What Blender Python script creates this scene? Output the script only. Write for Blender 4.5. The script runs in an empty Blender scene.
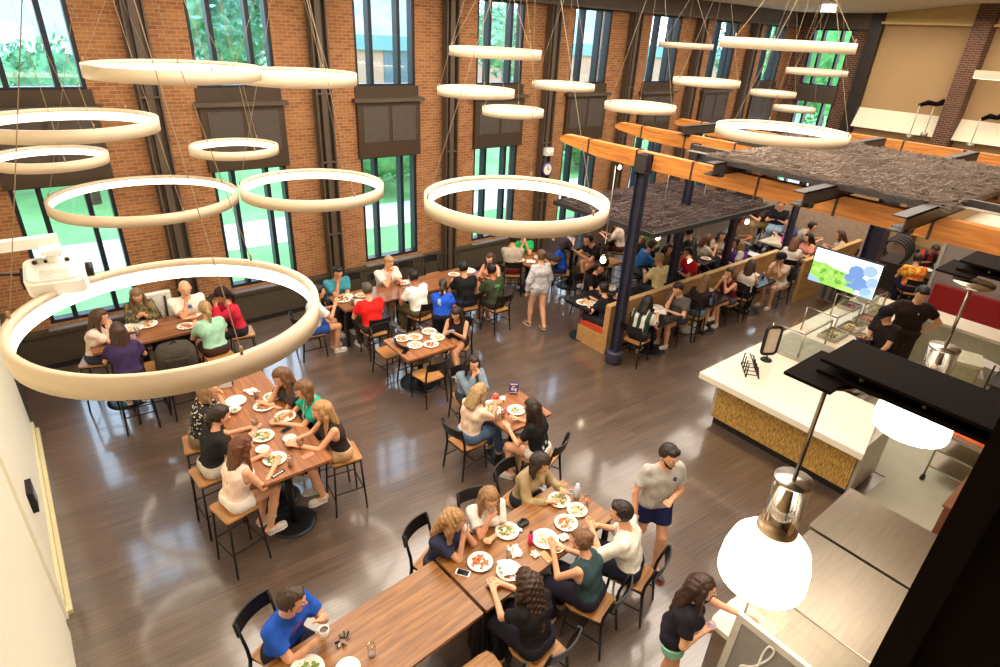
import bpy, math, random, time
import numpy as np
from mathutils import Vector, Matrix
T0 = time.time()
random.seed(7)
C = bpy.context.scene.collection
PI = math.pi
V = Vector
# ------------------------------------------------------------------ camera
FPX, EYE = 593.85, 5.3
YAW, PITCH, ROLL = 0.697217870, 0.472725391, 0.0557227894
_f = V((math.sin(YAW)*math.cos(PITCH), math.cos(YAW)*math.cos(PITCH), -math.sin(PITCH)))
_r = V((math.cos(YAW), -math.sin(YAW), 0)); _u = _r.cross(_f)
_r2 = _r*math.cos(ROLL) + _u*math.sin(ROLL); _u2 = -_r*math.sin(ROLL) + _u*math.cos(ROLL)
def ray(x, y): return _r2*((x-500)/FPX) - _u2*((y-333.5)/FPX) + _f
def G(x, y, h=0.0):                       # measured point at height h
    d = ray(x, y); t = (h-EYE)/d.z
    return V((d.x*t, d.y*t, h))
cam = bpy.data.cameras.new('camera'); co = bpy.data.objects.new('camera', cam); C.objects.link(co)
m3 = Matrix((_r2, _u2, -_f)).transposed(); co.matrix_world = Matrix.Translation((0, 0, EYE)) @ m3.to_4x4()
cam.sensor_width = 36; cam.lens = FPX*36/1000; cam.clip_start = .05; cam.clip_end = 500
bpy.context.scene.camera = co

# ------------------------------------------------------------------ materials
_M = {}
def lin(c): return tuple((x/12.92 if x <= .04045 else ((x+.055)/1.055)**2.4) for x in c)
def rgb(r, g, b): return lin((r/255, g/255, b/255))
def newmat(name):
    m = bpy.data.materials.new(name); m.use_nodes = True
    nt = m.node_tree; b = nt.nodes['Principled BSDF']
    return m, nt, b
def noise_color(nt, b, c, amt=.15, scale=8, stretch=(1, 1, 1), coord='Object', bump=0, detail=4):
    tc = nt.nodes.new('ShaderNodeTexCoord'); mp = nt.nodes.new('ShaderNodeMapping'); mp.inputs['Scale'].default_value = stretch
    nz = nt.nodes.new('ShaderNodeTexNoise'); nz.inputs['Scale'].default_value = scale; nz.inputs['Detail'].default_value = detail
    nt.links.new(tc.outputs[coord], mp.inputs[0]); nt.links.new(mp.outputs[0], nz.inputs['Vector'])
    rp = nt.nodes.new('ShaderNodeValToRGB'); rp.color_ramp.elements[0].position = .3; rp.color_ramp.elements[1].position = .7
    rp.color_ramp.elements[0].color = (*[x*(1-amt) for x in c], 1); rp.color_ramp.elements[1].color = (*[min(1, x*(1+amt)) for x in c], 1)
    nt.links.new(nz.outputs[0], rp.inputs[0]); nt.links.new(rp.outputs[0], b.inputs['Base Color'])
    if bump:
        bp = nt.nodes.new('ShaderNodeBump'); bp.inputs['Strength'].default_value = bump; bp.inputs['Distance'].default_value = .01
        nt.links.new(nz.outputs[0], bp.inputs['Height']); nt.links.new(bp.outputs[0], b.inputs['Normal'])
    return rp
def mat(c, rough=.6, metal=0, amt=.12, scale=10, stretch=(1, 1, 1), bump=0, spec=None, emit=None, es=0, key=''):
    k = (c, rough, metal, amt, scale, stretch, bump, spec, emit, es, key)
    if k in _M: return _M[k]
    m, nt, b = newmat('surface'); b.inputs['Roughness'].default_value = rough; b.inputs['Metallic'].default_value = metal
    if spec is not None: b.inputs['Specular IOR Level'].default_value = spec
    noise_color(nt, b, rgb(*c), amt, scale, stretch, 'Object', bump)
    if emit: b.inputs['Emission Color'].default_value = (*rgb(*emit), 1); b.inputs['Emission Strength'].default_value = es
    _M[k] = m; return m
def cloth(c): return mat(c, .85, amt=.14, scale=14, bump=.35, spec=.2, key='cloth')
def skin(c): return mat(c, .5, amt=.06, scale=20, spec=.35, key='skin')
def hairm(c):
    g = sum(c)/3; c = tuple(int((x*.78+g*.22)*.88) for x in c)
    return mat(c, .45, amt=.38, scale=60, stretch=(1, 1, .12), bump=.8, spec=.4, key='hair')
def steel(): return mat((178, 168, 152), .34, 1, amt=.06, scale=3, stretch=(1, 12, 1), key='steel')
def black_metal(): return mat((24, 21, 20), .45, .3, amt=.1)
BLK = black_metal()
DARK = mat((82, 68, 55), .55, .1, amt=.1, scale=4, key='brownsteel')
WHITEC = mat((236, 232, 224), .25, amt=.03, key='china')
CREAM = mat((214, 203, 160), .7, amt=.03, scale=2, key='creamwall')
def glass(tint=(1, 1, 1), gloss=.35):
    k = ('glass', tint, gloss)
    if k in _M: return _M[k]
    m = bpy.data.materials.new('glass'); m.use_nodes = True; nt = m.node_tree; nt.nodes.clear()
    o = nt.nodes.new('ShaderNodeOutputMaterial'); mx = nt.nodes.new('ShaderNodeMixShader'); t = nt.nodes.new('ShaderNodeBsdfTransparent')
    g = nt.nodes.new('ShaderNodeBsdfGlossy'); g.inputs['Roughness'].default_value = .03
    lw = nt.nodes.new('ShaderNodeLayerWeight'); lw.inputs['Blend'].default_value = .5
    t.inputs[0].default_value = (*tint, 1)
    pw = nt.nodes.new('ShaderNodeMath'); pw.operation = 'POWER'; pw.inputs[1].default_value = 2.5; sc_ = nt.nodes.new('ShaderNodeMath'); sc_.operation = 'MULTIPLY_ADD'; sc_.inputs[1].default_value = gloss*1.6; sc_.inputs[2].default_value = .05
    nt.links.new(lw.outputs['Facing'], pw.inputs[0]); nt.links.new(pw.outputs[0], sc_.inputs[0]); nt.links.new(sc_.outputs[0], mx.inputs[0]); nt.links.new(t.outputs[0], mx.inputs[1]); nt.links.new(g.outputs[0], mx.inputs[2]); nt.links.new(mx.outputs[0], o.inputs[0])
    _M[k] = m; return m
def emis(c, s):
    k = ('e', c, s)
    if k in _M: return _M[k]
    m, nt, b = newmat('glow'); rp = noise_color(nt, b, rgb(*c), .02, 3)
    b.inputs['Emission Color'].default_value = (*rgb(*c), 1); b.inputs['Emission Strength'].default_value = s
    _M[k] = m; return m
def mix_two(name, c1, c2, fac_node_fn, rough=.6, bumpy=0):
    m, nt, b = newmat(name); b.inputs['Roughness'].default_value = rough
    fac, h = fac_node_fn(nt)
    mx = nt.nodes.new('ShaderNodeMix'); mx.data_type = 'RGBA'
    mx.inputs['A'].default_value = (*rgb(*c1), 1); mx.inputs['B'].default_value = (*rgb(*c2), 1)
    nt.links.new(fac, mx.inputs['Factor']); nt.links.new(mx.outputs['Result'], b.inputs['Base Color'])
    return m
def brick_mat(axis='x'):
    m, nt, b = newmat('brick'); b.inputs['Roughness'].default_value = .85
    tc = nt.nodes.new('ShaderNodeNewGeometry'); sp = nt.nodes.new('ShaderNodeSeparateXYZ'); cb = nt.nodes.new('ShaderNodeCombineXYZ')
    ad = nt.nodes.new('ShaderNodeMath'); ad.operation = 'ADD'
    nt.links.new(tc.outputs['Position'], sp.inputs[0])
    nt.links.new(sp.outputs['X'], ad.inputs[0]); nt.links.new(sp.outputs['Y'], ad.inputs[1])
    nt.links.new(ad.outputs[0], cb.inputs['X']); nt.links.new(sp.outputs['Z'], cb.inputs['Y'])
    br = nt.nodes.new('ShaderNodeTexBrick'); br.inputs['Scale'].default_value = 1; br.inputs['Brick Width'].default_value = .165
    br.inputs['Row Height'].default_value = .056; br.inputs['Mortar Size'].default_value = .0058; br.inputs['Mortar Smooth'].default_value = .2
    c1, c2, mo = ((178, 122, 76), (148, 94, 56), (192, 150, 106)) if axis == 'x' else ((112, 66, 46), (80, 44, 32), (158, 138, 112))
    br.inputs['Color1'].default_value = (*rgb(*c1), 1); br.inputs['Color2'].default_value = (*rgb(*c2), 1); br.inputs['Mortar'].default_value = (*rgb(*mo), 1)
    nt.links.new(cb.outputs[0], br.inputs['Vector'])
    nz = nt.nodes.new('ShaderNodeTexNoise'); nz.inputs['Scale'].default_value = 5; nt.links.new(cb.outputs[0], nz.inputs['Vector'])
    mx = nt.nodes.new('ShaderNodeMix'); mx.data_type = 'RGBA'; mx.blend_type = 'MULTIPLY'; mx.inputs['Factor'].default_value = .3
    nt.links.new(br.outputs['Color'], mx.inputs['A']); nt.links.new(nz.outputs[0], mx.inputs['B']); nt.links.new(mx.outputs['Result'], b.inputs['Base Color'])
    bp = nt.nodes.new('ShaderNodeBump'); bp.inputs['Distance'].default_value = .006; bp.invert = True
    nt.links.new(br.outputs['Fac'], bp.inputs['Height']); nt.links.new(bp.outputs[0], b.inputs['Normal'])
    return m
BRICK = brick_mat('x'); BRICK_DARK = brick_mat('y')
def floor_mat():
    m, nt, b = newmat('floor_planks')
    geo = nt.nodes.new('ShaderNodeNewGeometry'); mp = nt.nodes.new('ShaderNodeMapping'); mp.inputs['Rotation'].default_value = (0, 0, math.radians(4))
    nt.links.new(geo.outputs['Position'], mp.inputs[0])
    br = nt.nodes.new('ShaderNodeTexBrick'); br.inputs['Scale'].default_value = 1; br.inputs['Brick Width'].default_value = 1.2; br.inputs['Row Height'].default_value = .15
    br.inputs['Mortar Size'].default_value = .0015; br.inputs['Color1'].default_value = (*rgb(108, 89, 76), 1); br.inputs['Color2'].default_value = (*rgb(92, 75, 63), 1); br.inputs['Mortar'].default_value = (*rgb(64, 50, 41), 1)
    nt.links.new(mp.outputs[0], br.inputs['Vector'])
    mp2 = nt.nodes.new('ShaderNodeMapping'); mp2.inputs['Scale'].default_value = (.9, 38, 1); nt.links.new(mp.outputs[0], mp2.inputs[0])
    nz = nt.nodes.new('ShaderNodeTexNoise'); nz.inputs['Scale'].default_value = 1.4; nz.inputs['Detail'].default_value = 5; nt.links.new(mp2.outputs[0], nz.inputs['Vector'])
    rp = nt.nodes.new('ShaderNodeValToRGB'); rp.color_ramp.elements[0].position = .36; rp.color_ramp.elements[1].position = .66
    rp.color_ramp.elements[0].color = (.55, .53, .52, 1); rp.color_ramp.elements[1].color = (1.05, 1.02, 1, 1)
    nt.links.new(nz.outputs[0], rp.inputs[0])
    mx = nt.nodes.new('ShaderNodeMix'); mx.data_type = 'RGBA'; mx.blend_type = 'MULTIPLY'; mx.inputs['Factor'].default_value = .9
    nt.links.new(br.outputs['Color'], mx.inputs['A']); nt.links.new(rp.outputs[0], mx.inputs['B']); nt.links.new(mx.outputs['Result'], b.inputs['Base Color'])
    b.inputs['Roughness'].default_value = .3; b.inputs['Specular IOR Level'].default_value = .8; b.inputs['Coat Weight'].default_value = .8; b.inputs['Coat Roughness'].default_value = .1; b.inputs['Coat IOR'].default_value = 1.75
    bp = nt.nodes.new('ShaderNodeBump'); bp.inputs['Strength'].default_value = .25; bp.inputs['Distance'].default_value = .003
    nt.links.new(nz.outputs[0], bp.inputs['Height']); nt.links.new(bp.outputs[0], b.inputs['Normal'])
    return m
def wood(c1, c2, axis='x', rough=.35, key=''):
    k = ('wood', c1, c2, axis, rough, key)
    if k in _M: return _M[k]
    m, nt, b = newmat('wood'); tc = nt.nodes.new('ShaderNodeTexCoord'); mp = nt.nodes.new('ShaderNodeMapping')
    mp.inputs['Scale'].default_value = (1.2, 16, 16) if axis == 'x' else (16, 1.2, 16)
    nt.links.new(tc.outputs['Object'], mp.inputs[0]); nz = nt.nodes.new('ShaderNodeTexNoise'); nz.inputs['Scale'].default_value = 1.5; nz.inputs['Detail'].default_value = 6
    nz.inputs['Distortion'].default_value = .6
    nt.links.new(mp.outputs[0], nz.inputs['Vector'])
    rp = nt.nodes.new('ShaderNodeValToRGB'); rp.color_ramp.elements[0].position = .32; rp.color_ramp.elements[1].position = .68
    rp.color_ramp.elements[0].color = (*rgb(*c2), 1); rp.color_ramp.elements[1].color = (*rgb(*c1), 1)
    nt.links.new(nz.outputs[0], rp.inputs[0]); nt.links.new(rp.outputs[0], b.inputs['Base Color']); b.inputs['Roughness'].default_value = rough
    _M[k] = m; return m
TABLE_WOOD = wood((160, 108, 56), (106, 66, 30), 'x', .3)
TABLE_WOOD2 = wood((170, 112, 70), (128, 78, 46), 'y', .3)
TABLE_WOOD3 = wood((158, 104, 66), (112, 70, 44), 'x', .28, 'dark')
SEATW = wood((190, 138, 80), (150, 100, 52), 'y', .4)
TIMBER = wood((216, 142, 62), (174, 102, 38), 'y', .5, 'timber')
OAK = wood((196, 152, 92), (160, 116, 64), 'x', .45, 'oak')

# ------------------------------------------------------------------ mesh builder
class MB:
    def __init__(s): s.v = []; s.f = []; s.mi = []; s.sm = []
    def add(s, vs, fs, mi=0, smooth=False):
        n = len(s.v); s.v += [tuple(v) for v in vs]
        for f in fs: s.f.append([i+n for i in f]); s.mi.append(mi); s.sm.append(smooth)
        return s
    def box(s, x0, x1, y0, y1, z0, z1, mi=0, M=None):
        vs = [(x, y, z) for z in (z0, z1) for x, y in ((x0, y0), (x1, y0), (x1, y1), (x0, y1))]
        fs = [[3, 2, 1, 0], [4, 5, 6, 7], [0, 1, 5, 4], [1, 2, 6, 5], [2, 3, 7, 6], [3, 0, 4, 7]]
        if M is not None: vs = [M @ V(v) for v in vs]
        return s.add(vs, fs, mi)
    def tube(s, pts, r, n=8, mi=0, caps=True, r2=None, flat=None):
        pts = [V(p) for p in pts]; m = len(pts); rs = r if isinstance(r, (list, tuple)) else [r + ((r2 if r2 is not None else r)-r)*i/max(1, m-1) for i in range(m)]
        vs = []; prev = None
        for i, p in enumerate(pts):
            d = (pts[min(i+1, m-1)] - pts[max(i-1, 0)]).normalized()
            if prev is None: a = d.cross(V((0, 0, 1))) if abs(d.z) < .95 else d.cross(V((1, 0, 0)))
            else: a = prev - d*prev.dot(d)
            a.normalize(); prev = a; b = d.cross(a)
            for k in range(n):
                t = 2*PI*k/n; vs.append(p + (a*math.cos(t) + b*math.sin(t))*rs[i])
        fs = []
        for i in range(m-1):
            for k in range(n): fs.append([i*n+k, i*n+(k+1) % n, (i+1)*n+(k+1) % n, (i+1)*n+k])
        s.add(vs, fs, mi, n > 5)
        if caps: s.f += [[len(s.v)-len(vs)+k for k in range(n)][::-1], [len(s.v)-n+k for k in range(n)]]; s.mi += [mi, mi]; s.sm += [False, False]
        return s
    def lathe(s, prof, n=24, c=(0, 0, 0), mi=0, smooth=True, M=None):
        vs = []; fs = []; m = len(prof)
        for r, z in prof:
            for k in range(n): vs.append((c[0]+max(r, 1e-4)*math.cos(2*PI*k/n), c[1]+max(r, 1e-4)*math.sin(2*PI*k/n), c[2]+z))
        for i in range(m-1):
            for k in range(n): fs.append([i*n+k, i*n+(k+1) % n, (i+1)*n+(k+1) % n, (i+1)*n+k])
        if M is not None: vs = [M @ V(v) for v in vs]
        return s.add(vs, fs, mi, smooth)
    def ell(s, c, r, n=10, m=6, mi=0, M=None):
        vs = [(0, 0, -1)]; fs = []
        for i in range(1, m):
            t = PI*i/m-PI/2
            for k in range(n): vs.append((math.cos(t)*math.cos(2*PI*k/n), math.cos(t)*math.sin(2*PI*k/n), math.sin(t)))
        vs.append((0, 0, 1)); L = len(vs)-1
        for k in range(n):
            fs.append([0, 1+(k+1) % n, 1+k]); fs.append([L, L-n+k, L-n+(k+1) % n])
            for i in range(m-2): a = 1+i*n; fs.append([a+k, a+(k+1) % n, a+n+(k+1) % n, a+n+k])
        vs = [V((v[0]*r[0], v[1]*r[1], v[2]*r[2])) for v in vs]
        if M is not None: vs = [M @ v for v in vs]
        return s.add([v + V(c) for v in vs], fs, mi, True)
    def prism(s, poly, z0, z1, mi=0, M=None):
        n = len(poly); vs = [(x, y, z0) for x, y in poly]+[(x, y, z1) for x, y in poly]
        if M is not None: vs = [M @ V(v) for v in vs]
        return s.add(vs, [list(range(n))[::-1], list(range(n, 2*n))]+[[k, (k+1) % n, n+(k+1) % n, n+k] for k in range(n)], mi)
    def mesh(s, name, mats):
        me = bpy.data.meshes.new(name); me.from_pydata(s.v, [], s.f)
        for m in (mats if isinstance(mats, (list, tuple)) else [mats]): me.materials.append(m)
        me.polygons.foreach_set('material_index', s.mi); me.polygons.foreach_set('use_smooth', s.sm); me.update(); return me
    def build(s, name, mats, parent=None):
        o = bpy.data.objects.new(name, s.mesh(name, mats)); C.objects.link(o)
        if parent is not None: o.parent = parent
        return o
def tag(o, label=None, cat=None, group=None, kind=None):
    if label: o['label'] = label
    if cat: o['category'] = cat
    if group: o['group'] = group
    if kind: o['kind'] = kind
    return o
def empty(name, loc, rz=0, label=None, cat=None, group=None):
    o = bpy.data.objects.new(name, None); C.objects.link(o); o.location = loc; o.rotation_euler = (0, 0, rz); o.empty_display_size = .1
    return tag(o, label, cat, group)
def struct(name, mb, m, parent=None, label=None):
    o = mb.build(name, m, parent)
    if parent is None: o['kind'] = 'structure'
    if label: o['label'] = label
    return o
KIDS = {}
def copy_tree(o, parent=None):
    c = o.copy(); C.objects.link(c); c.parent = parent
    for ch in CHILD.get(o.name, []): copy_tree(ch, c)
    return c
CHILD = {}
def reg(root):                              # remember a prototype's children (parent index before depsgraph updates)
    for o in list(C.objects):
        if o.parent: CHILD.setdefault(o.parent.name, [])
        if o.parent and o not in CHILD[o.parent.name]: CHILD[o.parent.name].append(o)
def at(o, loc, rz=0, label=None, group=None, scale=None):
    o.location = loc; o.rotation_euler = (0, 0, rz)
    if label: o['label'] = label
    if group: o['group'] = group
    if scale: o.scale = scale
    return o
class Proto:
    """first use moves the built thing itself, later uses copy it with its parts"""
    def __init__(s, root): s.root = root; s.used = False; reg(root)
    def put(s, *a, **k):
        o = s.root if not s.used else copy_tree(s.root)
        s.used = True
        return at(o, *a, **k)

def rrect(x0, x1, y0, y1, r, n=4):
    p = []
    for cx, cy, a in ((x1-r, y1-r, 0), (x0+r, y1-r, 90), (x0+r, y0+r, 180), (x1-r, y0+r, 270)):
        for k in range(n+1): t = math.radians(a+90*k/n); p.append((cx+r*math.cos(t), cy+r*math.sin(t)))
    return p
def RZ(a, loc=(0, 0, 0)): return Matrix.Translation(loc) @ Matrix.Rotation(a, 4, 'Z')

# ================================================================== SETTING
YW, XE, XL, ZC = 11.06, 21.25, -.72, 6.45
WC = [.50+2.78*k for k in range(8)]; WH = .64           # window bays: centres and half width
ZB = (.72, 2.92, 4.20, 5.86)                             # lower window, upper window
struct('floor', MB().box(XL-.1, XE+.1, -4, YW+.1, -.2, 0), floor_mat())
cm = mat((225, 208, 180), .8, amt=.02)
cl = MB(); cl.add([(XL-.1, YW+.2, 6.26), (XE+.2, YW+.2, 6.26), (XE+.2, 8.5, 6.28), (XL-.1, 8.5, 6.28), (XE+.2, 6.2, 6.52), (XL-.1, 6.2, 6.52), (XE+.2, -4.1, 6.6), (XL-.1, -4.1, 6.6)], [[0, 1, 2, 3], [3, 2, 4, 5], [5, 4, 6, 7]])
cl.box(XL-.1, XE+.2, -4.1, YW+.4, 6.62, 6.8)
struct('ceiling', cl, cm)
wb = MB(); xs = [XL-.1]
for c in WC: xs += [c-WH, c+WH]
xs.append(XE+.3)
for i in range(0, len(xs), 2): wb.box(xs[i], xs[i+1], YW, YW+.3, -.1, 6.4)
for c in WC:
    for z0, z1 in ((-.1, ZB[0]), (ZB[1], ZB[2]), (ZB[3], 6.4)): wb.box(c-WH, c+WH, YW, YW+.3, z0, z1)
struct('wall_back', wb, BRICK)
FRM = mat((34, 40, 50), .4, .3, amt=.08, key='frame'); GL = glass((.93, .98, 1), .25)
def window(n, w, axis, cx, wall, z0, z1, hw, lab):
    """a glazed opening with two mullions; axis x: in the back wall, axis y: in the end wall"""
    M = Matrix.Translation((cx, wall, 0)) if axis == 'x' else Matrix.Translation((wall, cx, 0)) @ Matrix.Rotation(-PI/2, 4, 'Z')
    o = empty('window_%d' % n, M.to_translation(), 0 if axis == 'x' else -PI/2); o['kind'] = 'structure'
    f = MB(); d0, d1 = .02, .2; t = .055
    f.box(-hw, -hw+t, d0, d1, z0, z1).box(hw-t, hw, d0, d1, z0, z1).box(-hw+t, hw-t, d0, d1, z0, z0+t).box(-hw+t, hw-t, d0, d1, z1-t, z1)
    fr = f.build('window_frame', FRM, o)
    for mx in (-hw*.46, hw*.46):
        MB().box(mx-.035, mx+.035, d0, d1, z0+t, z1-t).build('mullion', FRM, fr)
    for a, b in ((-hw+t, -hw*.46-.035), (-hw*.46+.035, hw*.46-.035), (hw*.46+.035, hw-t)):
        MB().box(a, b, .12, .126, z0+t, z1-t).build('pane', GL, fr)
    return o
n = 0
PANEL = mat((66, 50, 36), .5, .15, amt=.08, scale=3, key='panel'); SCREEN = mat((74, 64, 56), .7, amt=.1, key='screen')
for i, c in enumerate(WC):
    n += 1; window(n, 'lower', 'x', c, YW, ZB[0], ZB[1], WH, '')
    n += 1; window(n, 'upper', 'x', c, YW, ZB[2], ZB[3], WH, '')
    p = empty('trim_%d' % (20+i), (c, YW, 0)); p['kind'] = 'structure'
    b = MB().box(-.69, .69, -.09, 0, 2.9, 3.94).box(-.69, .69, -.03, 0, 4.0, 4.22); b.build('spandrel_panel', PANEL, p)
    MB().box(-.76, .76, -.16, .02, 3.94, 4.01).build('ledge', DARK, p)
    for x0, x1 in ((-.58, -.04), (.04, .58)): MB().box(x0, x1, -.1, -.085, 3.2, 3.86).build('screen', SCREEN, p)
    MB().box(-.70, .70, -.16, 0, .66, .685).build('window_sill', mat((112, 102, 92), .4, amt=.05), p)
COLX = [1.9+2.78*k for k in range(7)]
for i, x in enumerate(COLX):
    b = MB().box(x-.17, x+.17, YW-.1, YW-.075, .0, 5.86).box(x-.15, x-.125, YW-.22, YW-.1, 0, 5.86).box(x+.125, x+.15, YW-.22, YW-.1, 0, 5.86).box(x-.05, x+.05, YW-.2, YW-.1, 0, 5.86)
    for z in (1.5, 2.9, 4.1): b.box(x-.125, x+.125, YW-.21, YW-.1, z, z+.03)
    struct('trim_%d' % (i+1), b, DARK)
struct('trim_10', MB().box(XL, XE, YW-.16, YW, 5.84, 6.27).box(XL, XE, YW-.24, YW, 5.84, 5.9), DARK)
WAIN = mat((70, 60, 44), .6, amt=.06, scale=3, key='wain')
struct('baseboard_back', MB().box(XL, XE, YW-.12, YW, .09, .64).box(XL, XE, YW-.15, YW, .6, .66), WAIN)
struct('trim_11', MB().box(XL, XE, YW-.13, YW-.02, 0, .09), mat((26, 20, 17), .5))
# end wall with its own window, beige panels, a brick pier
we = MB(); yA, yB = 9.27, 10.52
we.box(XE, XE+.3, 8.75, yA, -.1, 6.5).box(XE, XE+.3, yB, YW+.3, -.1, 6.5)
for z0, z1 in ((-.1, .75), (3.72, 4.16), (5.84, 6.5)): we.box(XE, XE+.3, yA, yB, z0, z1)
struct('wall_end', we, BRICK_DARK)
window(17, '', 'y', (yA+yB)/2, XE, 4.16, 5.84, (yB-yA)/2, ''); window(18, '', 'y', (yA+yB)/2, XE, .75, 3.72, (yB-yA)/2, '')
struct('trim_12', MB().box(XE-.1, XE, yA-.05, yB+.05, 3.68, 4.18).box(XE-.16, XE, 8.75, YW, 5.84, 6.27), DARK)
struct('trim_13', MB().box(XE-.2, XE+.1, 8.42, 8.78, 0, 6.3), mat((40, 30, 24), .5, amt=.1))
BEI = mat((178, 143, 98), .75, amt=.04, scale=1.5, key='beige')
struct('wall_right', MB().box(XE, XE+.3, -4, 8.5, -.1, 6.6), BEI)
struct('trim_14', MB().box(XE-.3, XE, -4, 8.42, 6.0, 6.06).box(XE-.1, XE, -4, 8.42, 6.06, 6.56), mat((214, 184, 120), .7, amt=.03))
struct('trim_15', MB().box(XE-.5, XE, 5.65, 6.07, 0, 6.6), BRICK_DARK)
wr = MB().add([(XE-.02, -4, 3.2), (XE-.3, -4, 3.15), (XE-.02, -4, 3.7), (XE-.02, 8.42, 3.2), (XE-.3, 8.42, 3.15), (XE-.02, 8.42, 3.7)], [[0, 2, 1], [3, 4, 5], [1, 2, 5, 4], [0, 1, 4, 3]])
struct('trim_16', wr, mat((238, 226, 196), .6, amt=.02))
struct('wall_front', MB().box(XL-.1, XE+.3, -4.2, -4, -.1, 6.7), BEI)
# left wall, casing and door leaf seen almost edge-on
struct('wall_left', MB().box(XL-.2, XL, -4, YW+.1, -.1, 6.7), mat((244, 234, 206), .6, amt=.02, key='lw'))
struct('trim_17', MB().box(XL, XL+.03, 9.26, YW, .09, 1.0).box(XL, XL+.05, 9.26, YW, 1.0, 1.05), WAIN)
o = empty('door_1', (XL, 5.6, 0)); o['kind'] = 'structure'
DW = mat((248, 242, 220), .45, amt=.02, key='dw')
MB().box(0, .03, -4, 3.6, 0, 2.6).build('door_casing', DW, o)
MB().box(.03, .055, -.12, .06, 0, 2.6).box(.03, .045, -4, -.3, .0, 2.5).build('door_frame', DW, o); MB().box(.03, .06, .0, 3.6, .02, .13).box(.03, .1, -.07, 3.55, 0, .05).build('skirting', CREAM, o)
t = empty('thermostat', (XL+.03, 6.3, .95), 0, 'small black wall controller with a grey screen on the cream left wall', 'thermostat')
MB().box(0, .05, -.13, .13, -.12, .12).build('case', BLK, t); MB().box(.05, .053, -.07, .07, -.06, .06).build('display', mat((120, 130, 135), .2), t)
E0 = 0
# ------------------------------------------------------------------ outside
GRASS = mat((120, 178, 108), .9, amt=.25, scale=.6, bump=.2, key='grass')
struct('floor_outside', MB().box(-60, 120, YW+.3, 90, -.4, -.15), GRASS)
struct('trim_18', MB().prism([(-30, 16.2), (40, 15.0), (40, 17.2), (-30, 18.6)], -.16, -.13).prism([(4, 11.6), (60, 11.6), (60, 13.2), (4, 13.2)], -.16, -.13), mat((205, 200, 196), .8, amt=.04))
b = MB(); random.seed(5)
for k in range(14):
    b.ell((-55+k*14, 120+random.random()*10, -4), (16, 12, 12+4*random.random()), 14, 8)
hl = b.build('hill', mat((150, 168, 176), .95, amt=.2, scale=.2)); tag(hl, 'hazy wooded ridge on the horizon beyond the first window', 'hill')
def leaf_blob(bm, c, r, k, ls):
    for _ in range(k):
        a, e = random.random()*2*PI, math.acos(random.uniform(-1, 1)); q = random.uniform(.75, 1.05)
        p = V((c[0]+r[0]*q*math.cos(a)*math.sin(e), c[1]+r[1]*q*math.sin(a)*math.sin(e), c[2]+r[2]*q*math.cos(e)))
        u = V((random.gauss(0, 1), random.gauss(0, 1), random.gauss(0, 1))).normalized(); w = u.orthogonal().normalized(); l = ls*random.uniform(.6, 1.3)
        bm.add([p-u*l, p+w*l*.5, p+u*l, p-w*l*.5], [[0, 1, 2, 3]])
def tree(name, x, y, h, w, col, label, cat='tree', n=1500, group=None, z0=-.3):
    t = empty(name, (x, y, z0), 0, label, cat, group)
    if cat == 'tree': MB().tube([(0, 0, 0), (.1, 0, h*.35), (0, .1, h*.75)], h*.03, 8, r2=h*.012).build('trunk', mat((92, 78, 66), .9, bump=.5), t)
    b = MB(); zz = h*.62 if cat == 'tree' else h*.5
    for k in range(7 if cat == 'tree' else 4):
        cx, cy, cz = random.gauss(0, w*.25), random.gauss(0, w*.25), zz+random.gauss(0, h*.1)
        b.ell((cx, cy, cz), (w*.3, w*.3, h*.2), 9, 6); leaf_blob(b, (cx, cy, cz), (w*.42, w*.42, h*.27), n//3, h*.022)
    b.build('crown', mat(col, .85, amt=.5, scale=2.5, bump=.5, key='leaf'), t)  # distant crowns have pale bluish green haze mixed into their colour
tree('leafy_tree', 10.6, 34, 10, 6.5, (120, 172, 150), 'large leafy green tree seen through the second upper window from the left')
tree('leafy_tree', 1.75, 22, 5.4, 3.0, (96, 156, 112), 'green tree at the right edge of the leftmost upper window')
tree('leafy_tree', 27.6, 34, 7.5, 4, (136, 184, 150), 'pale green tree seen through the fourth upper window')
tree('leafy_tree', 38, 21, 9, 7, (100, 160, 120), 'dark green tree behind the narrow windows near the corner')
tree('leafy_tree', 30, 13.5, 7.5, 6, (86, 158, 86), 'bright green tree outside the corner window of the end wall')
tree('leafy_tree', 34, 9.0, 8, 7, (86, 150, 96), 'leafy tree outside the end wall, right of the bright green one')
tree('bush', 10.5, 20.5, 2.6, 4.2, (70, 132, 66), 'rounded green bush seen through the third lower window', 'bush')
tree('bush', 4.2, 26, 2.4, 5, (84, 146, 90), 'low green bush on the lawn beyond the path, behind the second lower window', 'bush')
tree('bush', 20, 19.5, 2.2, 5, (70, 126, 70), 'dark bush outside the lower windows behind the wooden beams', 'bush')
tree('bush', -.5, 26, 3, 5, (120, 168, 140), 'grey green shrubbery low in the leftmost upper window', 'bush')
t = empty('brick_building', (24, 46, -.2), 0, 'long brick building with a teal roof band across the lawn', 'building')
MB().box(-1.5, 50, 0, 8, 0, 3.6).build('wall', mat((196, 150, 136), .85, amt=.06, scale=2), t)
MB().box(-1.8, 50.3, -.3, 8.3, 3.6, 4.65).build('roof_band', mat((120, 160, 172), .6), t)
for k in range(8): MB().box(1+k*6, 3.4+k*6, -.06, .02, 1.2, 3.6).build('window', mat((96, 112, 130), .2), t)

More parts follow.
